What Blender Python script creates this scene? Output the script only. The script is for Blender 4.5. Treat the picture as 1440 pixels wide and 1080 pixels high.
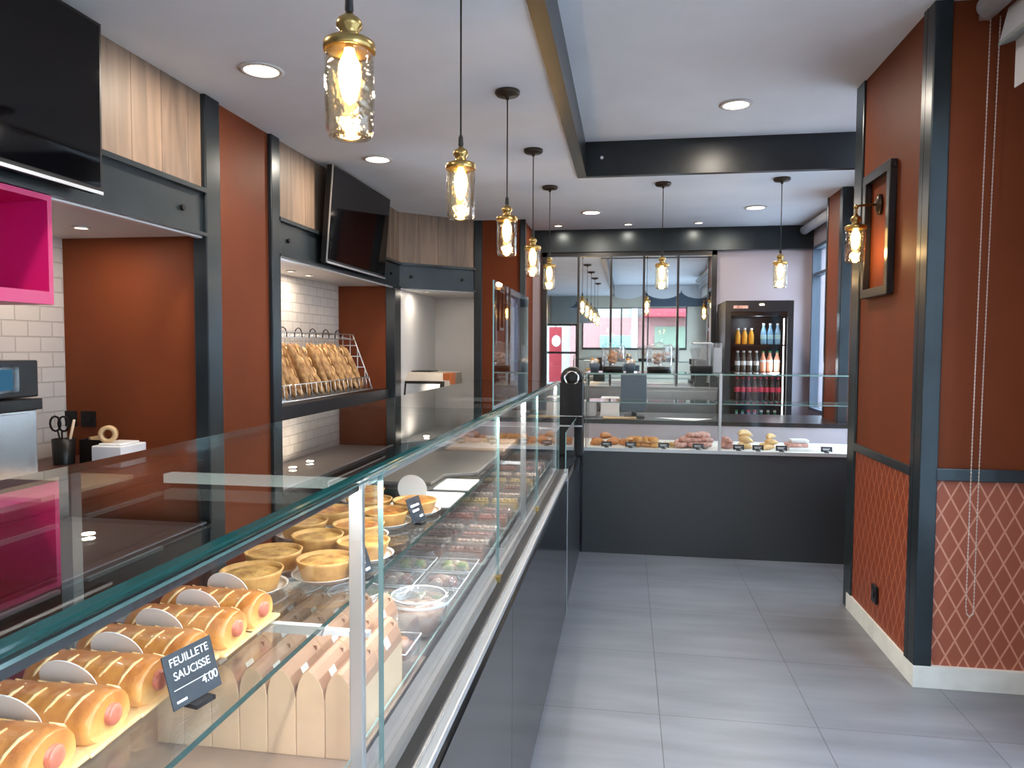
import bpy, math, random
from math import sin, cos, pi, radians as R
from mathutils import Vector, Matrix
random.seed(7)
for o in list(bpy.data.objects): bpy.data.objects.remove(o)
SC = bpy.context.scene
COL = SC.collection
# ---------------------------------------------------------------- camera
F_PX, YAW, PITCH, ROLL = 1024.567, 0.1560, -0.0500, 0.0050
cam_d = bpy.data.cameras.new('camera'); cam = bpy.data.objects.new('camera', cam_d); COL.objects.link(cam)
cam_d.sensor_width = 36; cam_d.lens = F_PX * 36 / 1440; cam_d.clip_start = 0.05; cam_d.clip_end = 200
_f = Vector((-sin(YAW)*cos(PITCH), cos(YAW)*cos(PITCH), sin(PITCH)))
_r = Vector((cos(YAW), sin(YAW), 0)); _u = _r.cross(_f)
_r2 = _r*cos(ROLL) + _u*sin(ROLL); _u2 = -_r*sin(ROLL) + _u*cos(ROLL)
cam.matrix_world = Matrix(((_r2.x, _u2.x, -_f.x, 0), (_r2.y, _u2.y, -_f.y, 0), (_r2.z, _u2.z, -_f.z, 1.46), (0, 0, 0, 1)))
SC.camera = cam
# ---------------------------------------------------------------- world, view
W = bpy.data.worlds.new('sky'); SC.world = W; W.use_nodes = True
bg = W.node_tree.nodes['Background']; bg.inputs[0].default_value = (0.68, 0.82, 1.0, 1); bg.inputs[1].default_value = 14.0
SC.view_settings.view_transform = 'Standard'; SC.view_settings.look = 'None'
SC.view_settings.gamma = 1; SC.view_settings.exposure = 0.12; SC.view_settings.use_curve_mapping = False
CY = SC.cycles
CY.max_bounces = 14; CY.transparent_max_bounces = 40; CY.glossy_bounces = 6; CY.diffuse_bounces = 4; CY.transmission_bounces = 8
CY.caustics_reflective = False; CY.caustics_refractive = False; CY.sample_clamp_indirect = 6; CY.use_denoising = True
WARM = (1.0, 0.86, 0.70)
DOWN_W, SPOT_W, PEND_W = 13.0, 2.5, 2.5      # watts: ceiling downlights, small spots, filament bulbs

def lamp(name, kind, loc, energy, color, parent=None, size=0.1, **kw):
    d = bpy.data.lights.new(name, kind); d.energy = energy; d.color = color
    if kind == 'AREA': d.shape = 'DISK'; d.size = size
    if kind in ('POINT', 'SPOT'): d.shadow_soft_size = size
    for k, v in kw.items(): setattr(d, k, v)
    o = bpy.data.objects.new(name, d); COL.objects.link(o); o.location = loc
    if parent: o.parent = parent
    return o

# ---------------------------------------------------------------- materials
def nt(name):
    m = bpy.data.materials.new(name); m.use_nodes = True
    t = m.node_tree; return m, t.nodes, t.links, t.nodes['Principled BSDF']
def mat(name, c, rough=0.5, metal=0.0, noise=0.0, scale=8, bump=0.0, emit=None, es=0, spec=0.5, stretch=(1, 1, 1), coat=0, sss=0, c2=None, detail=4):
    m, N, L, b = nt(name)
    b.inputs['Base Color'].default_value = (*c, 1); b.inputs['Roughness'].default_value = rough
    b.inputs['Metallic'].default_value = metal; b.inputs['Specular IOR Level'].default_value = spec
    b.inputs['Coat Weight'].default_value = coat
    if emit: b.inputs['Emission Color'].default_value = (*emit, 1); b.inputs['Emission Strength'].default_value = es
    if noise or bump or c2:
        tc = N.new('ShaderNodeTexCoord'); mp = N.new('ShaderNodeMapping'); mp.inputs['Scale'].default_value = stretch
        n = N.new('ShaderNodeTexNoise'); n.inputs['Scale'].default_value = scale; n.inputs['Detail'].default_value = detail
        L.new(tc.outputs['Object'], mp.inputs[0]); L.new(mp.outputs[0], n.inputs[0])
        if noise or c2:
            rp = N.new('ShaderNodeValToRGB'); L.new(n.outputs[0], rp.inputs[0])
            rp.color_ramp.elements[0].position = 0.3; rp.color_ramp.elements[1].position = 0.7
            lo = [max(0, x*(1-noise)) for x in c]; hi = c2 if c2 else [min(1, x*(1+noise)) for x in c]
            rp.color_ramp.elements[0].color = (*lo, 1); rp.color_ramp.elements[1].color = (*hi, 1)
            L.new(rp.outputs[0], b.inputs['Base Color'])
        if bump:
            bp = N.new('ShaderNodeBump'); bp.inputs['Strength'].default_value = bump; bp.inputs['Distance'].default_value = 0.01
            L.new(n.outputs[0], bp.inputs['Height']); L.new(bp.outputs[0], b.inputs['Normal'])
    return m
def emis(name, c, s):
    m = bpy.data.materials.new(name); m.use_nodes = True; N = m.node_tree.nodes; L = m.node_tree.links
    N.clear(); e = N.new('ShaderNodeEmission'); e.inputs[0].default_value = (*c, 1); e.inputs[1].default_value = s
    o = N.new('ShaderNodeOutputMaterial'); L.new(e.outputs[0], o.inputs[0]); return m
def glass(name, tint=(0.990, 0.997, 0.995), f0=0.04, gain=1.0, rough=0.0, wav=0.0, dif=0.0):
    # thin clear glass: Schlick reflection over straight transmission
    m = bpy.data.materials.new(name); m.use_nodes = True; N = m.node_tree.nodes; L = m.node_tree.links; N.clear()
    g = N.new('ShaderNodeNewGeometry'); d = N.new('ShaderNodeVectorMath'); d.operation = 'DOT_PRODUCT'
    gl = N.new('ShaderNodeBsdfGlossy'); gl.inputs['Roughness'].default_value = rough
    if wav:
        tc = N.new('ShaderNodeTexCoord'); n = N.new('ShaderNodeTexNoise'); n.inputs['Scale'].default_value = 45; L.new(tc.outputs['Object'], n.inputs[0])
        bp = N.new('ShaderNodeBump'); bp.inputs['Strength'].default_value = wav; bp.inputs['Distance'].default_value = 0.01
        L.new(n.outputs[0], bp.inputs['Height']); L.new(bp.outputs[0], gl.inputs['Normal']); L.new(bp.outputs[0], d.inputs[0])
    else: L.new(g.outputs['Normal'], d.inputs[0])
    L.new(g.outputs['Incoming'], d.inputs[1])
    def mth(op, a, bb=None):
        x = N.new('ShaderNodeMath'); x.operation = op
        for i, v in enumerate((a, bb)):
            if v is None: continue
            if isinstance(v, (int, float)): x.inputs[i].default_value = v
            else: L.new(v, x.inputs[i])
        return x.outputs[0]
    f = mth('ABSOLUTE', d.outputs['Value']); f = mth('SUBTRACT', 1.0, f); f = mth('POWER', f, 5.0)
    f = mth('MULTIPLY', f, (1-f0)*gain); f = mth('ADD', f, f0); f = mth('MINIMUM', f, 1.0)
    t = N.new('ShaderNodeBsdfTransparent'); t.inputs[0].default_value = (*tint, 1)
    base = t.outputs[0]
    if dif:
        df = N.new('ShaderNodeBsdfDiffuse'); df.inputs[0].default_value = (0.85, 0.88, 0.9, 1); mx0 = N.new('ShaderNodeMixShader')
        mx0.inputs[0].default_value = dif; L.new(t.outputs[0], mx0.inputs[1]); L.new(df.outputs[0], mx0.inputs[2]); base = mx0.outputs[0]
    mx = N.new('ShaderNodeMixShader'); L.new(f, mx.inputs[0]); L.new(base, mx.inputs[1]); L.new(gl.outputs[0], mx.inputs[2])
    o = N.new('ShaderNodeOutputMaterial'); L.new(mx.outputs[0], o.inputs[0]); return m
def brickmat(name, c1, c2, mortar, bw, bh, msize, rough=0.3, offset=0.5, bump=0.4, rot=None, noise=0.0, shift=(0, 0, 0), streak=(1, 1, 1), nscale=3, smooth=0.1):
    m, N, L, b = nt(name)
    tc = N.new('ShaderNodeTexCoord'); mp = N.new('ShaderNodeMapping'); mp.inputs['Location'].default_value = shift
    if rot: mp.inputs['Rotation'].default_value = rot
    L.new(tc.outputs['Object'], mp.inputs[0]); br = N.new('ShaderNodeTexBrick'); L.new(mp.outputs[0], br.inputs[0])
    br.offset = offset; br.squash = 1; br.inputs['Scale'].default_value = 1; br.inputs['Color1'].default_value = (*c1, 1); br.inputs['Color2'].default_value = (*c2, 1)
    br.inputs['Mortar'].default_value = (*mortar, 1); br.inputs['Mortar Size'].default_value = msize; br.inputs['Mortar Smooth'].default_value = smooth
    br.inputs['Brick Width'].default_value = bw; br.inputs['Row Height'].default_value = bh
    col = br.outputs['Color']
    if noise:
        mp2 = N.new('ShaderNodeMapping'); mp2.inputs['Scale'].default_value = streak; L.new(tc.outputs['Object'], mp2.inputs[0])
        n = N.new('ShaderNodeTexNoise'); n.inputs['Scale'].default_value = nscale; n.inputs['Detail'].default_value = 6; L.new(mp2.outputs[0], n.inputs[0])
        rp = N.new('ShaderNodeValToRGB'); rp.color_ramp.elements[0].position = 0.3; rp.color_ramp.elements[1].position = 0.7
        rp.color_ramp.elements[0].color = (1-noise,)*3 + (1,); rp.color_ramp.elements[1].color = (1+noise*0.3,)*3 + (1,); L.new(n.outputs[0], rp.inputs[0])
        mx = N.new('ShaderNodeMix'); mx.data_type = 'RGBA'; mx.blend_type = 'MULTIPLY'; mx.inputs[0].default_value = 1
        L.new(col, mx.inputs[6]); L.new(rp.outputs[0], mx.inputs[7]); col = mx.outputs[2]
    L.new(col, b.inputs['Base Color']); b.inputs['Roughness'].default_value = rough
    if bump:
        iv = N.new('ShaderNodeMath'); iv.operation = 'SUBTRACT'; iv.inputs[0].default_value = 1; L.new(br.outputs['Fac'], iv.inputs[1])
        bp = N.new('ShaderNodeBump'); bp.inputs['Strength'].default_value = bump; bp.inputs['Distance'].default_value = 0.004
        L.new(iv.outputs[0], bp.inputs['Height']); L.new(bp.outputs[0], b.inputs['Normal'])
    return m
def diamondmat(name, dark, light, w, h, lw):
    m, N, L, b = nt(name); b.inputs['Roughness'].default_value = 0.5; b.inputs['Specular IOR Level'].default_value = 0.25
    tc = N.new('ShaderNodeTexCoord'); sp = N.new('ShaderNodeSeparateXYZ'); L.new(tc.outputs['Object'], sp.inputs[0])
    def mth(op, a, bb=None):
        x = N.new('ShaderNodeMath'); x.operation = op
        for i, v in enumerate((a, bb)):
            if v is None: continue
            if isinstance(v, (int, float)): x.inputs[i].default_value = v
            else: L.new(v, x.inputs[i])
        return x.outputs[0]
    u = mth('MULTIPLY', sp.outputs[0], 1/w); v = mth('MULTIPLY', sp.outputs[2], 1/h)
    def line(e): return mth('MINIMUM', mth('FRACT', e), mth('SUBTRACT', 1, mth('FRACT', e)))
    d = mth('MINIMUM', line(mth('ADD', u, v)), line(mth('SUBTRACT', mth('ADD', u, 50), v)))
    rp = N.new('ShaderNodeValToRGB'); rp.color_ramp.elements[0].position = lw*0.6; rp.color_ramp.elements[1].position = lw*1.4
    rp.color_ramp.elements[0].color = (*light, 1); rp.color_ramp.elements[1].color = (*dark, 1); L.new(d, rp.inputs[0]); L.new(rp.outputs[0], b.inputs['Base Color'])
    return m
def woodmat(name, c1, c2, plank=0.2):
    m, N, L, b = nt(name); b.inputs['Roughness'].default_value = 0.5
    tc = N.new('ShaderNodeTexCoord'); mp = N.new('ShaderNodeMapping'); mp.inputs['Scale'].default_value = (7, 7, 0.7); L.new(tc.outputs['Object'], mp.inputs[0])
    n = N.new('ShaderNodeTexNoise'); n.inputs['Scale'].default_value = 2.2; n.inputs['Detail'].default_value = 8; n.inputs['Distortion'].default_value = 0.6; L.new(mp.outputs[0], n.inputs[0])
    rp = N.new('ShaderNodeValToRGB'); rp.color_ramp.elements[0].position = 0.32; rp.color_ramp.elements[1].position = 0.68
    rp.color_ramp.elements[0].color = (*c1, 1); rp.color_ramp.elements[1].color = (*c2, 1); L.new(n.outputs[0], rp.inputs[0])
    mr = N.new('ShaderNodeMapping'); mr.inputs['Rotation'].default_value = (pi/2, 0, 0); L.new(tc.outputs['Object'], mr.inputs[0])
    br = N.new('ShaderNodeTexBrick'); br.offset = 0; br.inputs['Scale'].default_value = 1; br.inputs['Brick Width'].default_value = plank; br.inputs['Row Height'].default_value = 50
    br.inputs['Mortar Size'].default_value = 0.002; br.inputs['Color1'].default_value = (1, 1, 1, 1); br.inputs['Color2'].default_value = (0.72, 0.72, 0.74, 1); br.inputs['Mortar'].default_value = (0.25, 0.2, 0.15, 1)
    L.new(mr.outputs[0], br.inputs[0]); mx = N.new('ShaderNodeMix'); mx.data_type = 'RGBA'; mx.blend_type = 'MULTIPLY'; mx.inputs[0].default_value = 1
    L.new(rp.outputs[0], mx.inputs[6]); L.new(br.outputs[0], mx.inputs[7]); L.new(mx.outputs[2], b.inputs['Base Color']); return m

M = {}
M['ceil'] = mat('ceiling_paint', (0.84, 0.87, 0.93), 0.8, noise=0.03, scale=3)
M['rust'] = mat('rust_panel', (0.165, 0.040, 0.014), 0.55, noise=0.16, scale=1.6, bump=0.05, spec=0.14, detail=9)
M['diamond'] = diamondmat('diamond_wallpaper_lit', (0.33, 0.098, 0.060), (0.62, 0.29, 0.20), 0.072, 0.138, 0.055)  # copy for the pier face, daylight painted in as a lighter tone
M['diamond_shaded'] = diamondmat('diamond_wallpaper_shaded', (0.22, 0.048, 0.021), (0.38, 0.12, 0.06), 0.072, 0.138, 0.05)  # same wallpaper on the pier side, shade painted in as a darker tone
M['steel_dk'] = mat('blackened_steel', (0.030, 0.040, 0.047), 0.30, 0.55, noise=0.2, scale=4, bump=0.04)
M['steel_beam'] = mat('blackened_steel_beam', (0.022, 0.026, 0.030), 0.33, 0.4, noise=0.2, scale=5)
M['bolt'] = mat('black_bolt', (0.01, 0.01, 0.011), 0.35, 0.6)
M['wood'] = woodmat('pale_oak_planks', (0.15, 0.105, 0.075), (0.31, 0.21, 0.145))
M['tile'] = brickmat('white_metro_tile', (0.72, 0.66, 0.60), (0.68, 0.62, 0.57), (0.55, 0.50, 0.45), 0.15, 0.075, 0.004, 0.22, rot=(pi/2, 0, 0), bump=0.8, smooth=0.4)
M['floor'] = brickmat('grey_floor_tile', (0.170, 0.177, 0.20), (0.195, 0.20, 0.225), (0.09, 0.09, 0.1), 0.6, 0.6, 0.0022, 0.34, offset=0, bump=0.3, noise=0.25, shift=(-0.147, -2.895, 0), streak=(0.8, 4, 1), nscale=2.2)
M['skirt'] = mat('pale_stone_skirting', (0.72, 0.73, 0.69), 0.5, noise=0.10, scale=9)
M['white'] = mat('white_paint', (0.42, 0.38, 0.43), 0.6)
M['soffit'] = mat('white_soffit', (0.72, 0.70, 0.69), 0.5)
M['blackgl2'] = mat('black_gloss_front', (0.016, 0.019, 0.023), 0.36, 0.0, spec=1.0)
M['blackgl'] = mat('black_gloss_panel', (0.008, 0.009, 0.012), 0.12, 0.0, spec=0.6)
M['blackmat'] = mat('black_plastic', (0.010, 0.010, 0.011), 0.40, spec=0.3)
M['blackpaint'] = mat('black_lacquer', (0.018, 0.019, 0.022), 0.28)
M['inox'] = mat('brushed_steel', (0.46, 0.455, 0.45), 0.24, 0.95, noise=0.06, scale=30, stretch=(1, 1, 12))
M['alu'] = mat('satin_aluminium', (0.66, 0.68, 0.69), 0.3, 0.8)
M['chrome'] = mat('chrome', (0.85, 0.86, 0.86), 0.08, 1)
M['deck'] = mat('steel_deck', (0.42, 0.40, 0.38), 0.25, 0.6)
M['panel_gr'] = mat('grey_panel', (0.76, 0.76, 0.76), 0.35, 0.15, noise=0.05, scale=2)
M['mirror'] = mat('silvered_mirror', (0.88, 0.91, 0.90), 0.015, 1.0)
M['glass'] = glass('clear_glass')
M['glass_top'] = glass('clear_glass_top', (0.86, 0.93, 0.92), f0=0.10, gain=1.1)
M['gedge'] = mat('green_glass_edge', (0.008, 0.050, 0.044), 0.06, 0.0, spec=0.9, emit=None)
M['gedge_l'] = mat('pale_glass_edge', (0.22, 0.36, 0.35), 0.1, 0.0, spec=0.9)
M['jar'] = glass('pressed_jar_glass', (0.98, 0.945, 0.86), f0=0.09, gain=1.4, wav=0.5)
M['plastic'] = glass('clear_plastic', (0.95, 0.96, 0.97), f0=0.08, gain=1.2, rough=0.08, wav=0.35, dif=0.10)
M['winglass'] = glass('window_glass', (0.97, 0.99, 0.99))
M['brass'] = mat('antique_brass', (0.42, 0.28, 0.10), 0.28, 0.95, noise=0.2, scale=20)
M['brass_dk'] = mat('dark_bronze', (0.055, 0.040, 0.028), 0.4, 0.7)
M['cord'] = mat('black_cord', (0.012, 0.012, 0.012), 0.7)
M['bulb'] = emis('glowing_bulb', (1.0, 0.66, 0.26), 14)
M['armglow'] = emis('white_arm_glow', (1.0, 1.0, 0.95), 1.1)  # emission added to the white divider arms to brighten them
M['filament'] = emis('glowing_filament', (1.0, 0.78, 0.42), 60)
M['lit'] = emis('lit_diffuser', (1.0, 0.86, 0.68), 9)
M['litw'] = emis('white_led', (0.95, 0.98, 1.0), 3.5)
M['ring'] = mat('white_trim_ring', (0.7, 0.68, 0.66), 0.4)
M['pink'] = mat('magenta_laminate', (0.62, 0.012, 0.16), 0.35)
M['tvscreen'] = mat('glossy_dark_screen', (0.002, 0.002, 0.003), 0.05, spec=0.28)
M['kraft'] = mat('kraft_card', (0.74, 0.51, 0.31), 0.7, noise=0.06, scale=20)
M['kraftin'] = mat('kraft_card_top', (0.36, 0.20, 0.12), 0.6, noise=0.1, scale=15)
M['paper'] = mat('white_paper', (0.82, 0.81, 0.78), 0.65)
M['bakeshelf'] = mat('brown_board', (0.36, 0.25, 0.18), 0.45, noise=0.08, scale=6)
def bakedmat(name, lo, mid, hi, z0, z1):
    m, N, L, b = nt(name); b.inputs['Roughness'].default_value = 0.4; b.inputs['Coat Weight'].default_value = 0.15
    tc = N.new('ShaderNodeTexCoord'); sp = N.new('ShaderNodeSeparateXYZ'); L.new(tc.outputs['Object'], sp.inputs[0])
    n = N.new('ShaderNodeTexNoise'); n.inputs['Scale'].default_value = 30; n.inputs['Detail'].default_value = 5; L.new(tc.outputs['Object'], n.inputs[0])
    mr = N.new('ShaderNodeMapRange'); mr.inputs[1].default_value = z0; mr.inputs[2].default_value = z1; L.new(sp.outputs[2], mr.inputs[0])
    ad = N.new('ShaderNodeMath'); ad.operation = 'MULTIPLY_ADD'; L.new(n.outputs[0], ad.inputs[0]); ad.inputs[1].default_value = 0.9; ad.inputs[2].default_value = -0.45
    sm = N.new('ShaderNodeMath'); L.new(mr.outputs[0], sm.inputs[0]); L.new(ad.outputs[0], sm.inputs[1])
    rp = N.new('ShaderNodeValToRGB'); e = rp.color_ramp.elements; e[0].position = 0.1; e[0].color = (*lo, 1); e[1].position = 0.95; e[1].color = (*hi, 1)
    q = e.new(0.5); q.color = (*mid, 1); L.new(sm.outputs[0], rp.inputs[0]); L.new(rp.outputs[0], b.inputs['Base Color'])
    bp = N.new('ShaderNodeBump'); bp.inputs['Strength'].default_value = 0.5; bp.inputs['Distance'].default_value = 0.008; L.new(n.outputs[0], bp.inputs['Height']); L.new(bp.outputs[0], b.inputs['Normal'])
    return m
M['puff'] = bakedmat('golden_puff_pastry', (0.76, 0.45, 0.16), (0.66, 0.30, 0.06), (0.42, 0.12, 0.018), 0.0, 0.055)
M['puff_lt'] = mat('pale_puff_pastry', (0.70, 0.42, 0.16), 0.45, c2=(0.86, 0.62, 0.32), scale=30, bump=0.5)
M['sausage'] = mat('pink_sausage', (0.52, 0.14, 0.08), 0.35, noise=0.2, scale=60)
M['crust'] = mat('quiche_crust', (0.50, 0.23, 0.055), 0.55, c2=(0.76, 0.44, 0.15), noise=0.1, scale=30, bump=0.4)
M['filling'] = mat('quiche_filling', (0.48, 0.19, 0.03), 0.45, c2=(0.78, 0.46, 0.12), noise=0.3, scale=35, bump=0.8)
M['tomato'] = mat('tomato_topping', (0.38, 0.07, 0.012), 0.4, c2=(0.80, 0.36, 0.05), noise=0.3, scale=45, bump=0.8)
M['baguette'] = mat('baguette_crust', (0.26, 0.10, 0.03), 0.55, c2=(0.72, 0.42, 0.17), noise=0.25, scale=40, bump=0.6, stretch=(1, 1, 0.5))
M['choc'] = mat('chocolate_cake', (0.16, 0.06, 0.035), 0.4, c2=(0.42, 0.22, 0.14), scale=40, bump=0.5)
M['cream'] = mat('cream_topping', (0.70, 0.60, 0.48), 0.4, c2=(0.45, 0.20, 0.14), scale=40, bump=0.5)
M['berry'] = mat('berry_topping', (0.24, 0.06, 0.045), 0.3, c2=(0.50, 0.24, 0.18), scale=50, bump=0.5)
M['yellow'] = mat('yellow_custard', (0.58, 0.40, 0.15), 0.4, noise=0.2, scale=30)
M['green'] = mat('salad_leaf', (0.12, 0.24, 0.05), 0.5, c2=(0.45, 0.5, 0.2), scale=50, bump=0.6)
M['donut'] = mat('fried_dough', (0.42, 0.13, 0.025), 0.45, c2=(0.74, 0.32, 0.08), scale=25, bump=0.3)
M['sugar'] = mat('sugared_dough', (0.42, 0.14, 0.09), 0.6, c2=(0.78, 0.52, 0.46), scale=45, bump=0.4)
M['slab'] = mat('dark_stone_slab', (0.13, 0.115, 0.10), 0.35, noise=0.15, scale=12)
M['slate'] = mat('slate_tag', (0.012, 0.018, 0.026), 0.45)
M['chalk'] = mat('chalk_white', (0.80, 0.82, 0.84), 0.7)
M['drawer'] = mat('dark_brown_front', (0.085, 0.035, 0.024), 0.3, noise=0.1, scale=5)
M['cream_pl'] = mat('cream_plastic', (0.55, 0.49, 0.42), 0.4)
M['orange_pl'] = mat('orange_plastic', (0.60, 0.16, 0.04), 0.4)
M['board'] = mat('pale_cutting_board', (0.78, 0.60, 0.44), 0.5)
M['tape'] = mat('tan_tape', (0.62, 0.42, 0.22), 0.4)
M['blind'] = mat('grey_blind_fabric', (0.50, 0.52, 0.56), 0.7)
M['blindw'] = mat('white_blind_fabric', (0.80, 0.82, 0.84), 0.7)
M['chain'] = mat('steel_ball_chain', (0.60, 0.52, 0.44), 0.3, 0.7)
M['beige'] = mat('beige_render', (0.62, 0.60, 0.50), 0.7, noise=0.05, scale=4)
M['shutter'] = mat('grey_shutter', (0.30, 0.34, 0.34), 0.5)
M['bluegr'] = mat('blue_grey_panel', (0.06, 0.09, 0.13), 0.5)
M['asphalt'] = mat('asphalt', (0.30, 0.31, 0.32), 0.8, noise=0.2, scale=10)
M['facade'] = mat('pale_facade', (0.19, 0.185, 0.17), 0.8, noise=0.08, scale=2)
M['facade_side'] = mat('side_facade', (0.45, 0.45, 0.44), 0.8)
M['facade2'] = mat('green_facade', (0.13, 0.17, 0.12), 0.8)
M['facade3'] = mat('rose_facade', (0.22, 0.11, 0.10), 0.8)
M['red'] = mat('red_awning_cloth', (0.26, 0.015, 0.025), 0.6)
M['aqua'] = mat('aqua_panel', (0.12, 0.24, 0.22), 0.5)
M['whitepl'] = mat('white_plastic', (0.78, 0.79, 0.80), 0.35)
M['screen_on'] = emis('blue_display', (0.06, 0.20, 0.34), 0.6)
M['shelfglass'] = glass('shelf_glass', (0.965, 0.985, 0.98), f0=0.05)

# ---------------------------------------------------------------- mesh helpers
class MB:
    def __init__(s): s.v = []; s.f = []; s.mi = []; s.sm = []
    def add(s, vs, fs, mi=0, smooth=False, tf=None):
        o = len(s.v); s.v += [tuple((tf @ Vector(v)) if tf else v) for v in vs]
        s.f += [tuple(o+i for i in f) for f in fs]
        s.mi += list(mi) if isinstance(mi, (list, tuple)) else [mi]*len(fs); s.sm += [smooth]*len(fs); return s
    def box(s, x0, x1, y0, y1, z0, z1, mi=0, tf=None):
        vs = [(x, y, z) for z in (z0, z1) for y in (y0, y1) for x in (x0, x1)]
        return s.add(vs, [(0, 2, 3, 1), (4, 5, 7, 6), (0, 1, 5, 4), (2, 6, 7, 3), (0, 4, 6, 2), (1, 3, 7, 5)], mi, tf=tf)
    def lathe(s, prof, n=20, mi=0, smooth=True, tf=None, cap=True):
        vs = [(r*cos(2*pi*i/n), r*sin(2*pi*i/n), z) for r, z in prof for i in range(n)]
        fs = [(k*n+i, k*n+(i+1) % n, (k+1)*n+(i+1) % n, (k+1)*n+i) for k in range(len(prof)-1) for i in range(n)]
        s.add(vs, fs, mi, smooth, tf)
        if cap:
            if prof[0][0] > 1e-4: s.add(vs[:n], [tuple(range(n))[::-1]], mi, False, tf)
            if prof[-1][0] > 1e-4: s.add(vs[-n:], [tuple(range(n))], mi, False, tf)
        return s
    def cyl(s, p0, p1, r, n=10, mi=0, r1=None, smooth=True):
        return s.tube([p0, p1], r, n, mi, smooth, r1)
    def tube(s, pts, r, n=8, mi=0, smooth=True, r1=None, closed=False):
        P = [Vector(p) for p in pts]; m = len(P); rs = r if isinstance(r, (list, tuple)) else [r + ((r1-r)*i/(m-1) if r1 is not None else 0) for i in range(m)]
        vs = []; up = None
        for i in range(m):
            t = (P[(i+1) % m]-P[i-1]) if closed else (P[min(i+1, m-1)]-P[max(i-1, 0)])
            t.normalize()
            if up is None: up = Vector((0, 0, 1)) if abs(t.z) < 0.9 else Vector((1, 0, 0))
            a = t.cross(up).normalized(); b2 = a.cross(t); up = b2
            vs += [tuple(P[i]+a*rs[i]*cos(2*pi*k/n)+b2*rs[i]*sin(2*pi*k/n)) for k in range(n)]
        q = m if closed else m-1
        fs = [(i*n+k, i*n+(k+1) % n, ((i+1) % m)*n+(k+1) % n, ((i+1) % m)*n+k) for i in range(q) for k in range(n)]
        s.add(vs, fs, mi, smooth)
        if not closed: s.add(vs[:n], [tuple(range(n))], mi); s.add(vs[-n:], [tuple(range(n))[::-1]], mi)
        return s
    def prism(s, pts, axis, a, b, mi=0, tf=None):    # outline pts (u, v) extruded along axis from a to b
        def mk(u, v, w): return {'x': (w, u, v), 'y': (u, w, v), 'z': (u, v, w)}[axis]
        n = len(pts); vs = [mk(u, v, a) for u, v in pts]+[mk(u, v, b) for u, v in pts]
        fs = [tuple(range(n)), tuple(range(2*n-1, n-1, -1))]+[(i, n+i, n+(i+1) % n, (i+1) % n) for i in range(n)]
        return s.add(vs, fs, mi, tf=tf)
    def ell(s, c, r, n=12, m=8, mi=0, j=0.0, tf=None):
        vs = []; fs = []
        for k in range(m+1):
            th = pi*k/m
            for i in range(n):
                q = 1+random.uniform(-j, j)
                vs.append((c[0]+r[0]*q*sin(th)*cos(2*pi*i/n), c[1]+r[1]*q*sin(th)*sin(2*pi*i/n), c[2]-r[2]*cos(th)*(q if 0 < k < m else 1)))
        fs = [(k*n+i, k*n+(i+1) % n, (k+1)*n+(i+1) % n, (k+1)*n+i) for k in range(m) for i in range(n)]
        return s.add(vs, fs, mi, True, tf)
    def build(s, name, mats, parent=None, loc=None, rz=0, bevel=0, seg=2):
        me = bpy.data.meshes.new(name); me.from_pydata(s.v, [], s.f)
        for m in (mats if isinstance(mats, (list, tuple)) else [mats]): me.materials.append(M[m] if isinstance(m, str) else m)
        me.polygons.foreach_set('material_index', s.mi); me.polygons.foreach_set('use_smooth', s.sm); me.update()
        import bmesh
        bm = bmesh.new(); bm.from_mesh(me); bmesh.ops.remove_doubles(bm, verts=bm.verts, dist=1e-5); bmesh.ops.recalc_face_normals(bm, faces=bm.faces); bm.to_mesh(me); bm.free()
        o = bpy.data.objects.new(name, me); COL.objects.link(o)
        if parent: o.parent = parent
        if loc: o.location = loc
        o.rotation_euler.z = rz
        if bevel:
            b = o.modifiers.new('bevel', 'BEVEL'); b.width = bevel; b.segments = seg; b.limit_method = 'ANGLE'; b.angle_limit = R(40)
        return o
def tag(o, label, cat, group=None):
    o['label'] = label; o['category'] = cat
    if group: o['group'] = group
    return o
def thing(name, label, cat, loc, rz=0, group=None):
    o = bpy.data.objects.new(name, None); COL.objects.link(o); o.empty_display_size = 0.05
    o.location = loc; o.rotation_euler.z = rz; return tag(o, label, cat, group)
def struct(name, mb, m, **k):
    o = mb.build(name, m, **k); o['kind'] = 'structure'; return o
def dup(root, loc, rz=None, label=None, group=None, rot=None):
    r = root.copy(); COL.objects.link(r); r.location = loc
    if rot is not None: r.rotation_euler = rot
    elif rz is not None: r.rotation_euler.z = rz
    if label: r['label'] = label
    if group: r['group'] = group
    for ch in root.children:
        c = ch.copy(); COL.objects.link(c); c.parent = r
        for g in ch.children:
            d = g.copy(); COL.objects.link(d); d.parent = c
    return r
def setlabel(o, t): o['label'] = t; return o
def panel(name, p0, p1, z0, z1, th, m, kind=True, bevel=0):
    # upright slab from p0 to p1; its front face lies on that line (front = right-hand side walking p0->p1), local x runs along it
    a = Vector(p0); d = Vector(p1)-a; L = d.length; ang = math.atan2(d.y, d.x)
    o = MB().box(0, L, 0, th, z0, z1).build(name, m, loc=(a.x, a.y, 0), rz=ang, bevel=bevel)
    if kind: o['kind'] = 'structure'
    return o
def text_mesh(s, size, m, parent, tf, name='lettering', align='CENTER'):
    cu = bpy.data.curves.new('t', 'FONT'); cu.body = s; cu.size = size; cu.align_x = align; cu.align_y = 'CENTER'; cu.extrude = 0.0002
    to = bpy.data.objects.new('t', cu); COL.objects.link(to)
    bpy.context.view_layer.update()
    me = bpy.data.meshes.new_from_object(to.evaluated_get(bpy.context.evaluated_depsgraph_get()))
    bpy.data.objects.remove(to); me.name = name; me.materials.clear(); me.materials.append(M[m])
    me.transform(tf); o = bpy.data.objects.new(name, me); COL.objects.link(o); o.parent = parent; return o
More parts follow.
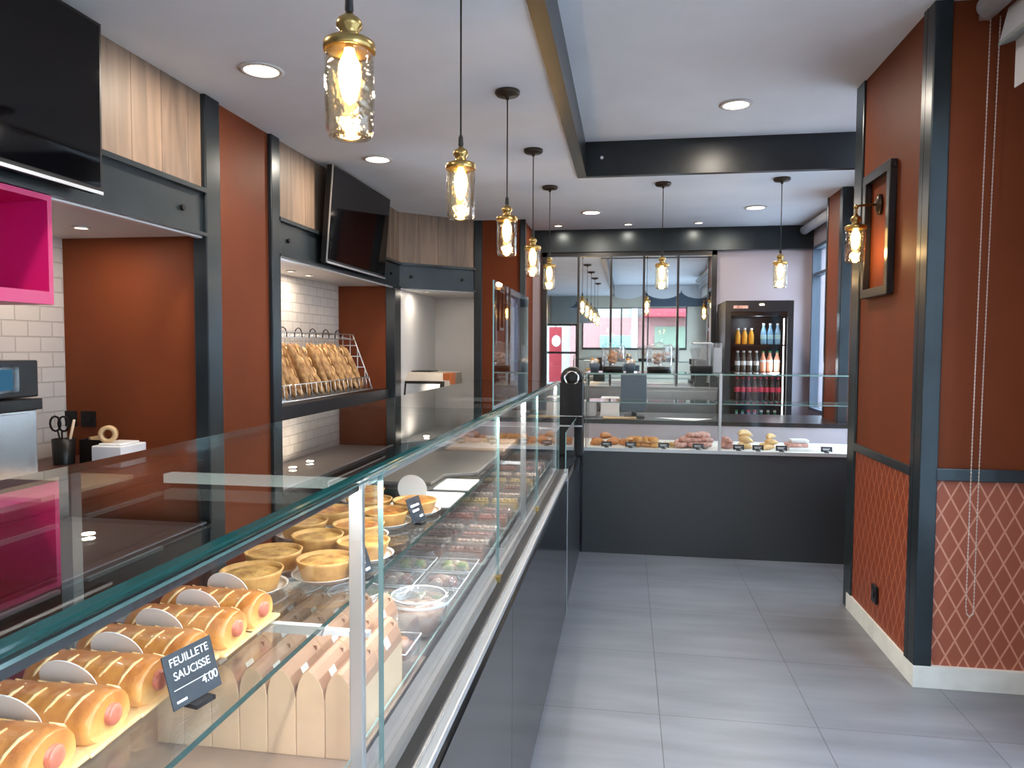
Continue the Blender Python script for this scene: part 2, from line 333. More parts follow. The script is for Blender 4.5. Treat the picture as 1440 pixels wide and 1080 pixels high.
# ================================================================ THE ROOM
ZL, ZR = 2.677, 2.905          # low ceiling, raised tray ceiling
XR, XW, XL = 1.255, 1.80, -2.05
YB, YF = 7.64, -2.0
struct('floor', MB().box(-3.0, 1.9, -2.05, 8.1, -0.1, 0), 'floor')
c = MB().box(-3.0, -0.36, -2.05, 8.1, ZL, 3.1).box(-0.36, 1.9, 5.262, 8.1, ZL, 3.1).box(-0.36, 1.9, -2.05, 5.262, ZR, 3.1)
struct('ceiling', c, 'ceil')
# blackened steel I-beams round the tray
def ibeam(name, x0, x1, y0, y1, z0, z1, ax):
    m = MB()
    if ax == 'y': m.box(x0+.015, x1-.0, y0, y1, z0+.008, z1).box(x0, x1+.008, y0, y1, z0-.012, z0+.008)
    else: m.box(x0, x1, y0+.0, y1, z0+.008, z1).box(x0, x1, y0-.008, y1, z0-.012, z0+.008)
    return struct(name, m, 'steel_beam')
ibeam('trim_1', -0.362, -0.305, YF, 5.262, ZL, ZR, 'y')
ibeam('trim_2', -0.305, XW, 5.215, 5.262, ZL, ZR, 'x')
b = MB()
for x in (-0.19,): b.cyl((x, 5.215, 2.79), (x, 5.203, 2.79), 0.012)
b.build('beam_bolt', 'chrome', parent=bpy.data.objects['trim_2'])
# ---- left wall
lw = lambda n, p0, p1, z0, z1, m, th=0.02, **k: panel(n, p0, p1, z0, z1, th, m, **k)
ob = lw('wall_left', (-2.84, YF), (-2.84, 3.34), 0, 2.0, 'tile', 0.1)
lw('wall_left', (-2.56, 4.05), (-2.56, 6.24), 0, 2.0, 'tile', 0.1)
lw('wall_left', (-2.84, 3.33), (-2.06, 3.33), 0, 2.0, 'rust')                    # end walls of the niches
lw('wall_left', (-2.56, 6.24), (-2.06, 6.24), 0, 2.0, 'rust')
lw('wall_left', (-2.05, 3.44), (-2.05, 3.97), 0, ZL, 'rust', 0.05)
wood = []
for i, (a, bb) in enumerate((((-2.05, YF), (-2.05, 3.30)), ((-2.05, 4.06), (-2.05, 6.40)), ((-2.05, 6.40), (-1.46, 6.93)))):
    lw('wall_left', a, bb, 2.22, ZL, 'wood', 0.03)
    A = Vector(a); B = Vector(bb); d = (B-A); L = d.length; ang = math.atan2(d.y, d.x)
    m = MB().box(0, L, -0.006, 0.03, 2.0, 2.22).box(0, L, -0.03, 0.03, 2.2, 2.222).box(0, L, -0.03, 0.03, 1.992, 2.008)
    o = m.build('trim_%d' % (3+i), 'steel_dk', loc=(A.x, A.y, 0), rz=ang); o['kind'] = 'structure'
    MB().box(0, L-0.0, 0.0, 0.028, 1.984, 1.9918).build('light_strip_trim', 'whitepl', parent=o)
    k = MB()
    for s in {0: (L-0.17,), 1: (0.14, L-0.25), 2: (0.12, L-0.14)}[i]: k.tube([(s, -0.005, 2.10), (s, -0.02, 2.10)], 0.014, 10)
    k.build('bolt', 'bolt', parent=o)
struct('wall_left', MB().box(-2.95, -2.07, YF, 3.33, 2.0, 2.06), 'soffit')
struct('wall_left', MB().box(-2.95, -2.07, 4.06, 6.24, 2.0, 2.06), 'soffit')
struct('wall_left', MB().prism([(-2.12, 6.40), (-2.05, 6.41), (-1.46, 6.94), (-1.46, 7.9), (-2.12, 7.9)], 'z', 2.0, 2.06), 'soffit')
struct('wall_left', MB().box(-2.95, -2.08, YF, 8.0, 2.06, ZL), 'soffit')
lw('wall_left', (-2.10, 6.41), (-2.10, 7.88), 0, 2.0, 'panel_gr')
lw('wall_left', (-2.10, 7.86), (-1.44, 7.86), 0, 2.0, 'panel_gr')
def post(n, x0, x1, y0, y1, z0=0.0, z1=ZL, m='steel_dk', bev=0.006):
    return struct('trim_%d' % n, MB().box(x0, x1, y0, y1, z0, z1), m, bevel=bev)
post(6, -2.10, -2.025, 3.30, 3.43); post(7, -2.10, -2.025, 3.965, 4.07); post(8, -2.12, -2.03, 6.235, 6.40, z1=2.0)
# pier at the end of the left wall
lw('wall_left', (-1.40, 6.93), (-0.99, 6.93), 0, ZL, 'rust', 0.1)
lw('wall_left', (-0.985, 6.96), (-0.985, YB), 0, ZL, 'rust', 0.1)
post(9, -1.465, -1.385, 6.915, 6.97); post(10, -1.02, -0.965, 6.915, 6.97)
struct('wall_left', MB().box(-1.46, -1.40, 6.94, 7.9, 0, 2.0), 'panel_gr')
# ---- back wall
lw('wall_back', (-1.1, YB), (XW+0.1, YB), 0, ZL, 'white', 0.1)
m = MB().box(-0.985, XW, YB-0.05, YB, 2.457, ZL).box(-0.985, XW, YB-0.075, YB, 2.445, 2.46)
struct('trim_11', m, 'steel_dk')
# ---- right wall, piers and windows
post(12, XR-0.012, XR+0.06, 3.325, 3.40, 0.09, ZR, 'steel_dk', 0.004)
struct('trim_13', MB().box(XR-0.012, XR+0.01, 3.40, 3.44, 0.09, ZR), 'steel_dk')
post(14, XR-0.012, XR+0.03, 4.235, 4.37, 0.0, ZR)
panel('wall_right', (XR, 4.36), (XR, 3.36), 0, ZR, 0.05, 'rust')                  # side of the pier
panel('wall_right', (XR+0.01, 3.345), (XW+0.1, 3.345), 0, ZR, 0.05, 'rust')       # face of the pier
struct('wall_right', MB().box(XR+0.02, XW, 4.30, 4.36, 0, ZR), 'rust')
panel('wall_right', (XR-0.002, 4.25), (XR-0.002, 3.43), 0.08, 0.905, 0.004, 'diamond_shaded')
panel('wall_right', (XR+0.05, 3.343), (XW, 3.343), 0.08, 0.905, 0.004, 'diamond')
m = MB().box(XR+0.05, XW, 3.325, 3.345, 0.902, 0.955); struct('trim_15', m, 'steel_dk', bevel=0.003)
m = MB().box(XR-0.014, XR+0.01, 3.43, 4.25, 0.902, 0.945); struct('trim_16', m, 'steel_dk', bevel=0.003)
struct('baseboard_right', MB().box(XR-0.014, XR+0.02, 3.351, 4.30, 0, 0.090), 'skirt')
struct('baseboard_right', MB().box(XR-0.014, XW, 3.32, 3.35, 0, 0.094), 'skirt')
panel('wall_right', (1.59, 6.26), (1.59, 5.90), 0, ZL, 0.03, 'rust')
struct('wall_right', MB().box(1.60, XW, 5.92, 6.26, 0, ZL), 'rust')
post(17, 1.585, 1.66, 5.84, 5.92)
post(18, 1.582, 1.60, 6.24, 6.275)
def window_wall(y0, y1, z0, z1, zt, n, mull=(), trans=()):
    w = MB()
    for a, bq, c1, d in ((y0, y1, 0, z0), (y0, y1, z1, zt)): w.box(XW, XW+0.12, a, bq, c1, d)
    struct('wall_right', w, 'white')
    t = 0.03
    f = MB().box(XW-0.02, XW+0.06, y0, y0+t, z0, z1).box(XW-0.02, XW+0.06, y1-t, y1, z0, z1).box(XW-0.02, XW+0.06, y0, y1, z0, z0+t).box(XW-0.02, XW+0.06, y0, y1, z1-t, z1)
    for q in mull: f.box(XW-0.01, XW+0.05, q-.015, q+.015, z0, z1)
    for q in trans: f.box(XW-0.01, XW+0.05, y0, y1, q-.015, q+.015)
    fo = struct('window_%d' % n, f, 'bluegr')
    g = MB().box(XW+0.015, XW+0.02, y0, y1, z0, z1).build('pane', 'winglass', parent=fo)
window_wall(6.28, 7.55, 0.86, 2.455, ZL, 1, (6.9,), (2.18,))
window_wall(4.40, 5.84, 0.86, 2.455, ZL, 2, (5.1,), (2.18,))
window_wall(-1.5, 2.75, 0.35, 2.60, ZR, 3, (0.0, 1.4), ())  # unseen near window, sill kept low to let in more daylight
struct('wall_right', MB().box(XW, XW+0.12, -2.05, -1.5, 0, ZR).box(XW, XW+0.12, 2.75, 4.40, 0, ZR).box(XW, XW+0.12, 5.84, 6.28, 0, ZL).box(XW, XW+0.12, 7.55, 7.75, 0, ZL), 'white')
# ---- shop front behind the viewer, seen in the mirror
w = MB().box(-3.0, -1.95, YF-0.12, YF, 0, ZR).box(-1.95, -1.15, YF-0.12, YF, 2.03, ZR).box(-1.15, -1.05, YF-0.12, YF, 0, ZR)
w.box(-1.05, 1.36, YF-0.12, YF, 0, 1.44).box(-1.05, 1.36, YF-0.12, YF, 2.72, ZR).box(1.36, 1.9, YF-0.12, YF, 0, ZR)
struct('wall_front', w, 'beige')
struct('wall_front', MB().box(-1.78, -0.69, YF, YF+0.03, 2.04, 2.88), 'shutter')
f = MB()
for x in (-1.05, -0.15, 0.46, 1.33): f.box(x, x+0.03, YF-0.06, YF+0.01, 1.44, 2.72)
f.box(-1.05, 1.36, YF-0.06, YF+0.02, 1.42, 1.47).box(-1.05, 1.36, YF-0.06, YF+0.02, 2.38, 2.42)
fo = struct('window_4', f, 'blackpaint'); MB().box(-1.05, 1.36, YF-0.04, YF-0.035, 1.44, 2.72).build('pane', 'winglass', parent=fo)
f = MB().box(-1.95, -1.90, YF-0.06, YF, 0, 2.03).box(-1.20, -1.15, YF-0.06, YF, 0, 2.03).box(-1.95, -1.15, YF-0.06, YF, 1.98, 2.03).box(-1.95, -1.15, YF-0.06, YF, 0, 0.12).box(-1.95, -1.15, YF-0.06, YF, 1.32, 1.37)
fo = struct('door_1', f, 'blackpaint'); MB().box(-1.93, -1.17, YF-0.04, YF-0.035, 0.05, 2.0).build('pane', 'winglass', parent=fo)
MB().box(-1.24, -1.215, YF+0.0, YF+0.05, 0.9, 1.3).build('door_handle', 'chrome', parent=fo)
tag(MB().box(-1.02, 1.33, YF+0.03, YF+0.036, 2.40, 2.86).build('window_blind', 'beige'), 'beige fabric blind half lowered over the street window, seen reflected in the back mirror', 'blind')
sc = []
for k in range(3):
    x0 = 1.62-k*0.81
    for i in range(11): a = pi*i/10; sc.append((min(1.79, x0+0.405*cos(a)), 2.80-0.20*sin(a)))
tag(MB().prism([(1.79, 2.90)]+sc+[(-0.40, 2.90)], 'y', YF+0.06, YF+0.075).build('scalloped_valance', 'blindw'), 'white scalloped valance over the street window, seen reflected in the back mirror', 'valance')
tag(MB().box(0.40, 1.79, YF+0.04, YF+0.05, 2.42, 2.89).build('backing_board', 'bluegr'), 'blue-grey board under the scalloped valance, reflected in the right-hand mirror panes', 'board')
t = thing('cone_pendant', 'dark cone-shaped pendant near the street front, reflected at the left of the mirror', 'pendant lamp', (-1.10, -1.3, 2.36))
MB().lathe([(0.20, 0.0), (0.09, 0.06), (0.03, 0.16), (0.012, 0.22), (0.0001, 0.23)], 24, cap=False).build('shade', 'bluegr', parent=t)
MB().tube([(0, 0, 0.22), (0, 0, ZL-2.36)], 0.004, 6).build('cord', 'cord', parent=t)
# ---- street outside
struct('floor', MB().box(-14, 14, -14, -2.12, -0.2, -0.12).box(1.92, 14, -2.12, 12, -0.2, -0.12), 'asphalt')
t = thing('building', 'pale building across the street with rose shopfront, reflected in the back mirror', 'building', (0, -9.5, -0.12))
MB().box(-9, 9, -2, 0, 0, 7.5).build('wall', 'facade', parent=t)
MB().box(-1.9, 2.6, 0, 0.05, 0.2, 2.6).build('shop_front', 'facade3', parent=t)
MB().box(-0.9, 0.2, 0.05, 0.09, 1.5, 2.0).build('shop_window', 'aqua', parent=t)
MB().box(0.9, 1.9, 0.05, 0.09, 1.1, 2.3).build('shop_window', 'facade2', parent=t)
MB().box(2.0, 2.45, 0.05, 0.2, 0, 5.5).build('column', 'whitepl', parent=t)
MB().box(0.15, 0.33, 0.05, 0.2, 0, 3.0).build('column', 'whitepl', parent=t)
m = MB().prism([(0.0, 3.1), (0.9, 2.75), (0.9, 2.6), (0.0, 2.6)], 'x', 0.55, 2.05); m.build('awning', 'red', parent=t)
t = thing('building', 'plain pale building beyond the side windows', 'building', (9.5, 3, -0.12))
MB().box(0, 2, -7, 8, 0, 5).build('wall', 'facade_side', parent=t)
for i, y in enumerate((-4, -1, 2, 5)): MB().box(-0.03, 0, y, y+1.2, 1.2, 2.8).build('window', 'bluegr', parent=t)
t = thing('street_banner', 'red and white banner standing outside the glazed door, reflected at the left of the mirror', 'banner', (-1.78, -3.1, -0.12))
MB().box(-0.22, 0.22, -0.15, 0.15, 0, 0.05).cyl((0, 0, 0.05), (0, 0, 2.2), 0.012).build('stand', 'blackmat', parent=t)
MB().box(-0.16, 0.16, 0.015, 0.02, 0.45, 2.1).build('cloth', 'red', parent=t)
MB().ell((0.02, 0.03, 1.75), (0.11, 0.01, 0.14)).build('white_patch', 'whitepl', parent=t)
# ---- divided mirror on the back wall
t = thing('wall_mirror', 'large mirror in a thin black steel grid on the back wall beside the fridge', 'mirror', (0, YB, 0))
MB().box(-0.86, 0.86, -0.012, -0.004, 0.88, 2.42).build('mirror_pane', 'mirror', parent=t)
f = MB().box(-0.884, -0.832, -0.045, 0, 0.86, 2.445).box(0.835, 0.885, -0.045, 0, 0.86, 2.445).box(-0.884, 0.885, -0.045, 0, 2.40, 2.445).box(-0.884, 0.885, -0.045, 0, 0.86, 0.90)
f.build('frame', 'blackpaint', parent=t)
for x in (-0.505, -0.169, 0.163, 0.505): MB().box(x-.011, x+.011, -0.035, 0, 0.88, 2.42).build('glazing_bar', 'blackpaint', parent=t)

# ================================================================ CEILING LIGHTS AND PENDANTS
def downlight(x, y, z, label, r=0.075, name='recessed_downlight', w=DOWN_W, group=None):
    t = thing(name, label, 'ceiling light', (x, y, z), group=group)
    MB().lathe([(r, 0.0), (r*1.28, -0.002), (r*1.3, -0.006), (r*1.0, -0.010), (r*0.98, 0.0)], 28, cap=False).build('trim_ring', 'ring', parent=t)
    MB().lathe([(0.0001, -0.006), (r, -0.006)], 24, cap=False).build('diffuser', 'lit', parent=t)
    lamp('downlight_lamp', 'AREA', (0, 0, -0.014), w, WARM, t, size=r*1.8)
    return t
downlight(-1.605, 3.06, ZL, 'round downlight between the large screen and the nearest pendants')
downlight(-1.61, 4.59, ZL, 'round downlight in front of the second wall screen')
downlight(-1.61, 1.5, ZL, 'unseen downlight added for light over the service aisle, out of the frame nearest the viewer')  # out of view, added to light the aisle
downlight(-0.33, 6.63, ZL, 'round downlight on the low ceiling between the pendants and the mirror')
downlight(1.08, 6.585, ZL, 'round downlight on the low ceiling in front of the fridge')
downlight(0.62, 4.54, ZR, 'round downlight in the raised tray ceiling')
downlight(0.62, 2.3, ZR, 'unseen downlight added for light in the tray ceiling nearest the viewer')  # out of view, added to light the near part of the room
for x, s in ((-0.69, 'left-hand'), (-0.003, 'middle'), (0.67, 'right-hand')):
    downlight(x, 7.30, ZL, s+' of three small spots close to the back beam', 0.036, 'ceiling_spot', SPOT_W)
downlight(-2.46, 3.0, 2.0, 'small spot in the soffit beside the pink box', 0.03, 'soffit_spot', SPOT_W*1.3)
for y, s in ((4.62, 'nearest'), (4.92, 'middle'), (5.21, 'furthest')):
    downlight(-2.375, y, 2.0, s+' of three small spots above the baguettes', 0.028, 'soffit_spot', SPOT_W)
downlight(-1.93, 6.9, 2.0, 'small spot above the bread slicer', 0.03, 'soffit_spot', SPOT_W*1.0)

def pendant_parts(t, cord_top, canopy=True):
    # local origin at jar base; jar 0.185 tall, 0.1 wide
    if canopy:
        MB().lathe([(0.0001, cord_top), (0.058, cord_top), (0.060, cord_top-0.012), (0.052, cord_top-0.022), (0.012, cord_top-0.026), (0.008, cord_top-0.04)], 24, cap=False).build('canopy', 'brass_dk', parent=t)
        MB().tube([(0, 0, 0.262), (0, 0, cord_top-0.02)], 0.0032, 6).build('cord', 'cord', parent=t)
        MB().lathe([(0.0035, 0.285), (0.008, 0.275), (0.009, 0.25), (0.006, 0.243)], 10, cap=False).build('cord_grip', 'cord', parent=t)
    MB().lathe([(0.006, 0.248), (0.010, 0.240), (0.022, 0.232), (0.026, 0.224), (0.0255, 0.216), (0.019, 0.210), (0.019, 0.196), (0.024, 0.192), (0.024, 0.188)], 18).build('socket', 'brass', parent=t)
    MB().lathe([(0.0001, 0.1905), (0.044, 0.190), (0.050, 0.186), (0.0515, 0.180), (0.0515, 0.170), (0.050, 0.168), (0.046, 0.172), (0.044, 0.183), (0.0001, 0.184)], 28, cap=False).build('lid', 'brass', parent=t)
    jar = MB().lathe([(0.0455, 0.170), (0.0485, 0.160), (0.0485, 0.070), (0.0475, 0.030), (0.0465, 0.012), (0.041, 0.002), (0.030, 0.0), (0.026, 0.006), (0.0001, 0.008)], 28, cap=False)
    j = jar.build('glass_jar', 'jar', parent=t)
    s = j.modifiers.new('thickness', 'SOLIDIFY'); s.thickness = 0.003; s.offset = -1
    b = MB().lathe([(0.010, 0.175), (0.012, 0.165), (0.021, 0.145), (0.023, 0.125), (0.020, 0.100), (0.013, 0.075), (0.0001, 0.064)], 16).build('bulb', 'bulb', parent=t)
    MB().lathe([(0.0075, 0.192), (0.009, 0.150), (0.0085, 0.165)], 10).build('bulb_cap', 'brass', parent=t)
    lamp('bulb_lamp', 'POINT', (0, 0, 0.048), PEND_W, (1.0, 0.66, 0.32), t, size=0.02)
    return t
G = None
rows = [(-0.552, 1.41, 1.876, 'nearest and largest of the jar pendants in the row over the glass counter'),
        (-0.564, 2.445, 1.893, 'second nearest jar pendant over the counter, its canopy above the frame'),
        (-0.576, 3.48, 1.897, 'third jar pendant over the counter, the nearest with its canopy in view'),
        (-0.584, 4.515, 1.90, 'fourth jar pendant over the counter, seen just beyond the glass screen'),
        (-0.590, 5.55, 1.902, 'furthest jar pendant of the row over the glass counter'),
        (0.249, 5.54, 1.897, 'jar pendant hanging in front of the middle of the back mirror'),
        (1.079, 5.50, 1.897, 'jar pendant hanging in front of the white wall above the fridge')]
for x, y, z, l in rows:
    pendant_parts(thing('pendant_lamp', l, 'pendant lamp', (x, y, z)), ZL-z)
# wall lamp and empty frame on the pier
t = thing('picture_frame', 'narrow empty black frame on the rust panel behind the jar wall lamp', 'frame', (XR, 0, 0))
f = MB()
y0, y1, z0, z1, w = 3.735, 4.135, 1.725, 2.365, 0.045
for a, b_, c1, d in ((y0, y1, z0, z0+w), (y0, y1, z1-w, z1), (y0, y0+w, z0+w, z1-w), (y1-w, y1, z0+w, z1-w)): f.box(-0.035, -0.002, a, b_, c1, d)
f.build('frame_moulding', 'blackpaint', parent=t, bevel=0.004)
t = thing('wall_lamp', 'jar wall lamp on a brass arm fixed inside the empty frame', 'wall lamp', (1.137, 3.95, 1.897))
pendant_parts(t, 0.3, canopy=False)
MB().tube([(0, 0, 0.24), (0.0, 0, 0.275), (0.012, 0, 0.288), (0.09, 0, 0.292)], 0.006, 8).ell((0.0, 0, 0.282), (0.012, 0.012, 0.012)).build('arm', 'brass', parent=t)
MB().lathe([(0.0001, 0.0), (0.032, 0.0), (0.033, 0.012), (0.02, 0.025), (0.0001, 0.028)], 20, cap=False, tf=Matrix.Translation((0.118, 0, 0.292)) @ Matrix.Rotation(-pi/2, 4, 'Y') @ Matrix.Scale(1.6, 4, (1, 0, 0))).build('wall_plate', 'brass_dk', parent=t)

# ================================================================ LEFT SIDE: SCREENS, PINK BOX, BACK COUNTER
def screen(y0, y1, xb, xt, z0, z1, label):
    t = thing('wall_screen', label, 'television', (0, 0, 0))
    def P(s, th, a, b_, q0, q1):
        m = MB(); ex = lambda z: xb+(xt-xb)*(z-z0)/(z1-z0)
        vs = [(ex(z)-th[i], y, z) for z in (q0, q1) for y in (a, b_) for i in (0, 1)]
        return m.add(vs, [(0, 2, 3, 1), (4, 5, 7, 6), (0, 1, 5, 4), (2, 6, 7, 3), (0, 4, 6, 2), (1, 3, 7, 5)])
    P(t, (0.003, 0.045), y0, y1, z0, z1).build('casing', 'blackmat', parent=t)
    P(t, (0.0, 0.004), y0+.012, y1-.012, z0+.022, z1-.012).build('display', 'tvscreen', parent=t)
    P(t, (-0.003, 0.003), y0, y1, z0-.006, z0+.006).build('bottom_edge', 'alu', parent=t)
    P(t, (-0.002, 0.008), y0-.003, y0, z0, z1).build('side_edge', 'alu', parent=t)
    P(t, (0.045, 0.09), (y0+y1)/2-.15, (y0+y1)/2+.15, z0+.25, z0+.45).build('wall_bracket', 'blackmat', parent=t)
screen(1.38, 2.50, -1.955, -1.945, 2.03, 2.652, 'large wall screen at the left edge, above the pink box')
screen(4.60, 5.77, -1.965, -1.915, 2.02, 2.655, 'second wall screen above the baguettes, tilted downwards')
t = thing('pink_wall_box', 'bright magenta open box hanging under the large screen', 'box shelf', (-2.03, 2.335, 1.605))
m = MB().box(-0.42, 0, -0.02, 0, 0, 0.385).box(-0.42, 0, -0.75, -0.73, 0, 0.385).box(-0.42, 0, -0.73, -0.02, 0, 0.045).box(-0.42, 0, -0.73, -0.02, 0.365, 0.385).box(-0.42, -0.40, -0.73, -0.02, 0.02, 0.365)
m.build('box_shell', 'pink', parent=t)
# service counter under the niche
t = thing('service_counter', 'dark brown service counter against the left wall below the pink box', 'counter', (-2.05, 0, 0))
MB().box(-0.78, 0.0, -1.2, 3.32, 0.865, 0.9).build('worktop', 'drawer', parent=t, bevel=0.003)
MB().box(-0.76, -0.03, -1.2, 3.30, 0.0, 0.865).build('carcass', 'drawer', parent=t)
for k, (a, b_) in enumerate(((2.42, 3.00), (1.82, 2.40), (1.22, 1.80))):
    for z0, z1 in ((0.62, 0.855), (0.1, 0.61)):
        d = MB().box(-0.03, -0.008, a, b_, z0, z1).build('drawer', 'drawer', parent=t, bevel=0.002)
        MB().box(-0.004, 0.012, a+.06, b_-.06, z1-.06, z1-.045).box(-0.01, 0.0, a+.08, a+.1, z1-.06, z1-.045).box(-0.01, 0.0, b_-.1, b_-.08, z1-.06, z1-.045).build('handle', 'alu', parent=d)
tag(MB().box(-2.33, -2.045, 2.27, 2.76, 0.9005, 0.918).build('cutting_board', 'board', bevel=0.003), 'pale cutting board on the edge of the dark service counter', 'cutting board')
t = thing('oven', 'stainless steel oven with black control head at the left edge', 'oven', (-2.37, 2.62, 0.9))
MB().box(-0.42, 0.0, -0.62, 0, 0.0, 0.30).build('body', 'inox', parent=t, bevel=0.004)
MB().box(0.0, 0.008, -0.60, -0.05, 0.02, 0.29).build('door', 'inox', parent=t, bevel=0.002)
MB().box(-0.42, 0.02, -0.63, 0.01, 0.30, 0.345).build('lip', 'blackmat', parent=t, bevel=0.004)
MB().box(-0.42, 0.012, -0.62, 0.0, 0.352, 0.50).build('control_head', 'blackmat', parent=t, bevel=0.006)
d = MB().box(0.012, 0.016, -0.55, -0.10, 0.375, 0.475).build('display', 'tvscreen', parent=t)
MB().box(0.016, 0.0175, -0.52, -0.13, 0.385, 0.465).build('lit_screen', 'screen_on', parent=d)
for x, s in ((-2.854, 'left'), (-2.746, 'right')):
    t = thing('wall_socket', s+'-hand black socket on the rust end wall beside the tiles', 'socket', (x+0.035, 3.33, 1.085))
    MB().box(-0.04, 0.04, -0.012, 0, -0.04, 0.04).build('plate', 'blackmat', parent=t, bevel=0.003)
    MB().lathe([(0.022, 0.0), (0.022, 0.003), (0.018, 0.003), (0.018, -0.004), (0.0001, -0.004)], 16, cap=False, tf=Matrix.Translation((0, -0.012, 0)) @ Matrix.Rotation(pi/2, 4, 'X')).build('outlet', 'bolt', parent=t)
t = thing('utensil_pot', 'dark pot of scissors and tools on the service counter', 'utensil pot', (-2.62, 3.05, 0.9))
MB().lathe([(0.045, 0), (0.05, 0.12), (0.046, 0.12), (0.042, 0.01), (0.0001, 0.01)], 18, cap=False).build('pot', 'blackmat', parent=t)
m = MB()
for s in (-1, 1):
    m.tube([(s*0.022-0.02+0.028*cos(a), 0.0, 0.19+0.035*sin(a)) for a in [2*pi*i/12 for i in range(12)]], 0.005, 6, closed=True)
    m.tube([(s*0.012-0.02, 0, 0.16), (-s*0.01, 0, 0.02)], 0.004, 6)
m.build('scissors', 'bolt', parent=t)
MB().tube([(0.01, 0, 0.02), (0.05, 0.01, 0.21)], 0.006, 6).build('wooden_tool', 'board', parent=t)
t = thing('storage_tub', 'open black tub beside the utensil pot', 'tub', (-2.50, 3.12, 0.9))
MB().box(-0.055, 0.06, -0.05, 0.05, 0, 0.01).box(-0.055, -0.05, -0.05, 0.05, 0, 0.115).box(0.055, 0.06, -0.05, 0.05, 0, 0.115).box(-0.05, 0.055, -0.05, -0.045, 0, 0.115).box(-0.05, 0.055, 0.045, 0.05, 0, 0.115).build('tub', 'blackmat', parent=t)
MB().box(-0.02, -0.01, -0.03, 0.03, 0.0, 0.125).build('divider', 'tape', parent=t)
tag(MB().box(-2.42, -2.27, 2.98, 3.16, 0.9005, 1.0).box(-2.40, -2.29, 3.0, 3.14, 1.0, 1.01).build('paper_box', 'whitepl', bevel=0.006), 'white box at the foot of the rust end wall', 'box')
rt = Matrix.Translation((-2.37, 3.03, 1.05)) @ Matrix.Rotation(R(20), 4, 'Z') @ Matrix.Rotation(pi/2, 4, 'X')
tag(MB().lathe([(0.022, -0.015), (0.04, -0.015), (0.04, 0.015), (0.022, 0.015), (0.022, -0.015)], 24, cap=False, tf=rt).build('tape_roll', 'tape'), 'tan tape roll standing on the white box', 'tape roll')
for k in range(4): tag(MB().box(-2.76+0.0, -2.675, 2.88, 2.96, 0.9005+k*.026, 0.924+k*.026).build('sponge', 'yellow', bevel=0.006), ['lowest', 'second', 'third', 'topmost'][k]+' yellow sponge of the stack beside the oven', 'sponge')

# ================================================================ BAGUETTE NICHE
t = thing('bread_cabinet', 'dark cabinet carrying the wire baguette rack', 'cabinet', (-2.08, 0, 0))
MB().box(-0.46, 0.0, 4.09, 6.22, 1.0, 1.09).build('top_shelf', 'blackpaint', parent=t, bevel=0.003)
MB().box(-0.46, -0.05, 4.09, 6.22, 0.0, 1.0).build('carcass', 'drawer', parent=t)
t = thing('wire_rack', 'white wire rack holding the upright baguettes', 'wire rack', (0, 0, 1.09))
w = MB(); ws = 0.0035
YA, YZ = 4.22, 5.83
fb, ft, bb, bt = (-2.10, 0.03), (-2.12, 0.02), (-2.42, 0.03), (-2.27, 0.47)
for y in (YA, YZ):
    w.tube([(-2.10, y, 0.02), (-2.42, y, 0.02), (-2.42, y, 0.47), (-2.27, y, 0.47)], ws*1.4, 6, closed=True)
    for i in range(1, 5):
        z = 0.02+i*0.09; xf = -2.10-0.17*i/5
        w.tube([(xf, y, z), (-2.42, y, z)], ws, 5)
        w.tube([(-2.10-0.064*i, y, 0.02), (-2.10-0.064*i, y, 0.02+min(0.45, 0.45*(0.064*i)/0.17))], ws, 5)
for x, z in ((-2.10, 0.02), (-2.42, 0.02), (-2.42, 0.47), (-2.27, 0.47), (-2.135, 0.12), (-2.42, 0.25), (-2.255, 0.43)): w.tube([(x, YA, z), (x, YZ, z)], ws*1.2, 6)
w.build('end_frames', 'alu', parent=t)
for i in range(20):
    y = YA+(YZ-YA)*(i+.5)/20
    MB().tube([(-2.26, y, 0.43), (-2.42, y, 0.47), (-2.42, y, 0.02), (-2.10, y, 0.02), (-2.11, y, 0.12)], ws*0.8, 5).build('wire', 'alu', parent=t)
for i in range(6):
    y = YA+0.12+(YZ-YA-.2)*i/6
    MB().tube([(-2.27, y-.06, 0.43)]+[(-2.27, y-.06*cos(a), 0.45+.05*sin(a)) for a in (0.3, 0.9, 1.57, 2.2, 2.8)]+[(-2.27, y+.06, 0.43)], ws*1.2, 5).build('wire_loop', 'bolt', parent=t)
def baguette(seed):
    rnd = random.Random(seed); m = MB(); n = 14; pts = []; rs = []
    for i in range(n+1):
        q = i/n; pts.append((0.012*sin(q*3+seed), 0.008*sin(q*5+seed*2), q*0.40)); rs.append(0.029*math.sqrt(max(0.02, 1-abs(2*q-1)**3.2))*(1+rnd.uniform(-.05, .05)))
    m.tube(pts, rs, 10)
    return m
G = 'baguettes standing in the wire rack'
protos = []
for k in range(3):
    o = baguette(k).build('baguette', 'baguette'); tag(o, 'golden baguette leaning in the wire rack', 'baguette', G)
    c = MB()
    for s in range(4): z = 0.08+s*0.075; c.tube([(0.024, -0.016, z), (0.030, 0.0, z+.025), (0.024, 0.016, z+.05)], 0.005, 5)
    c.build('crust_slash', 'puff_lt', parent=o); protos.append(o)
n = 0
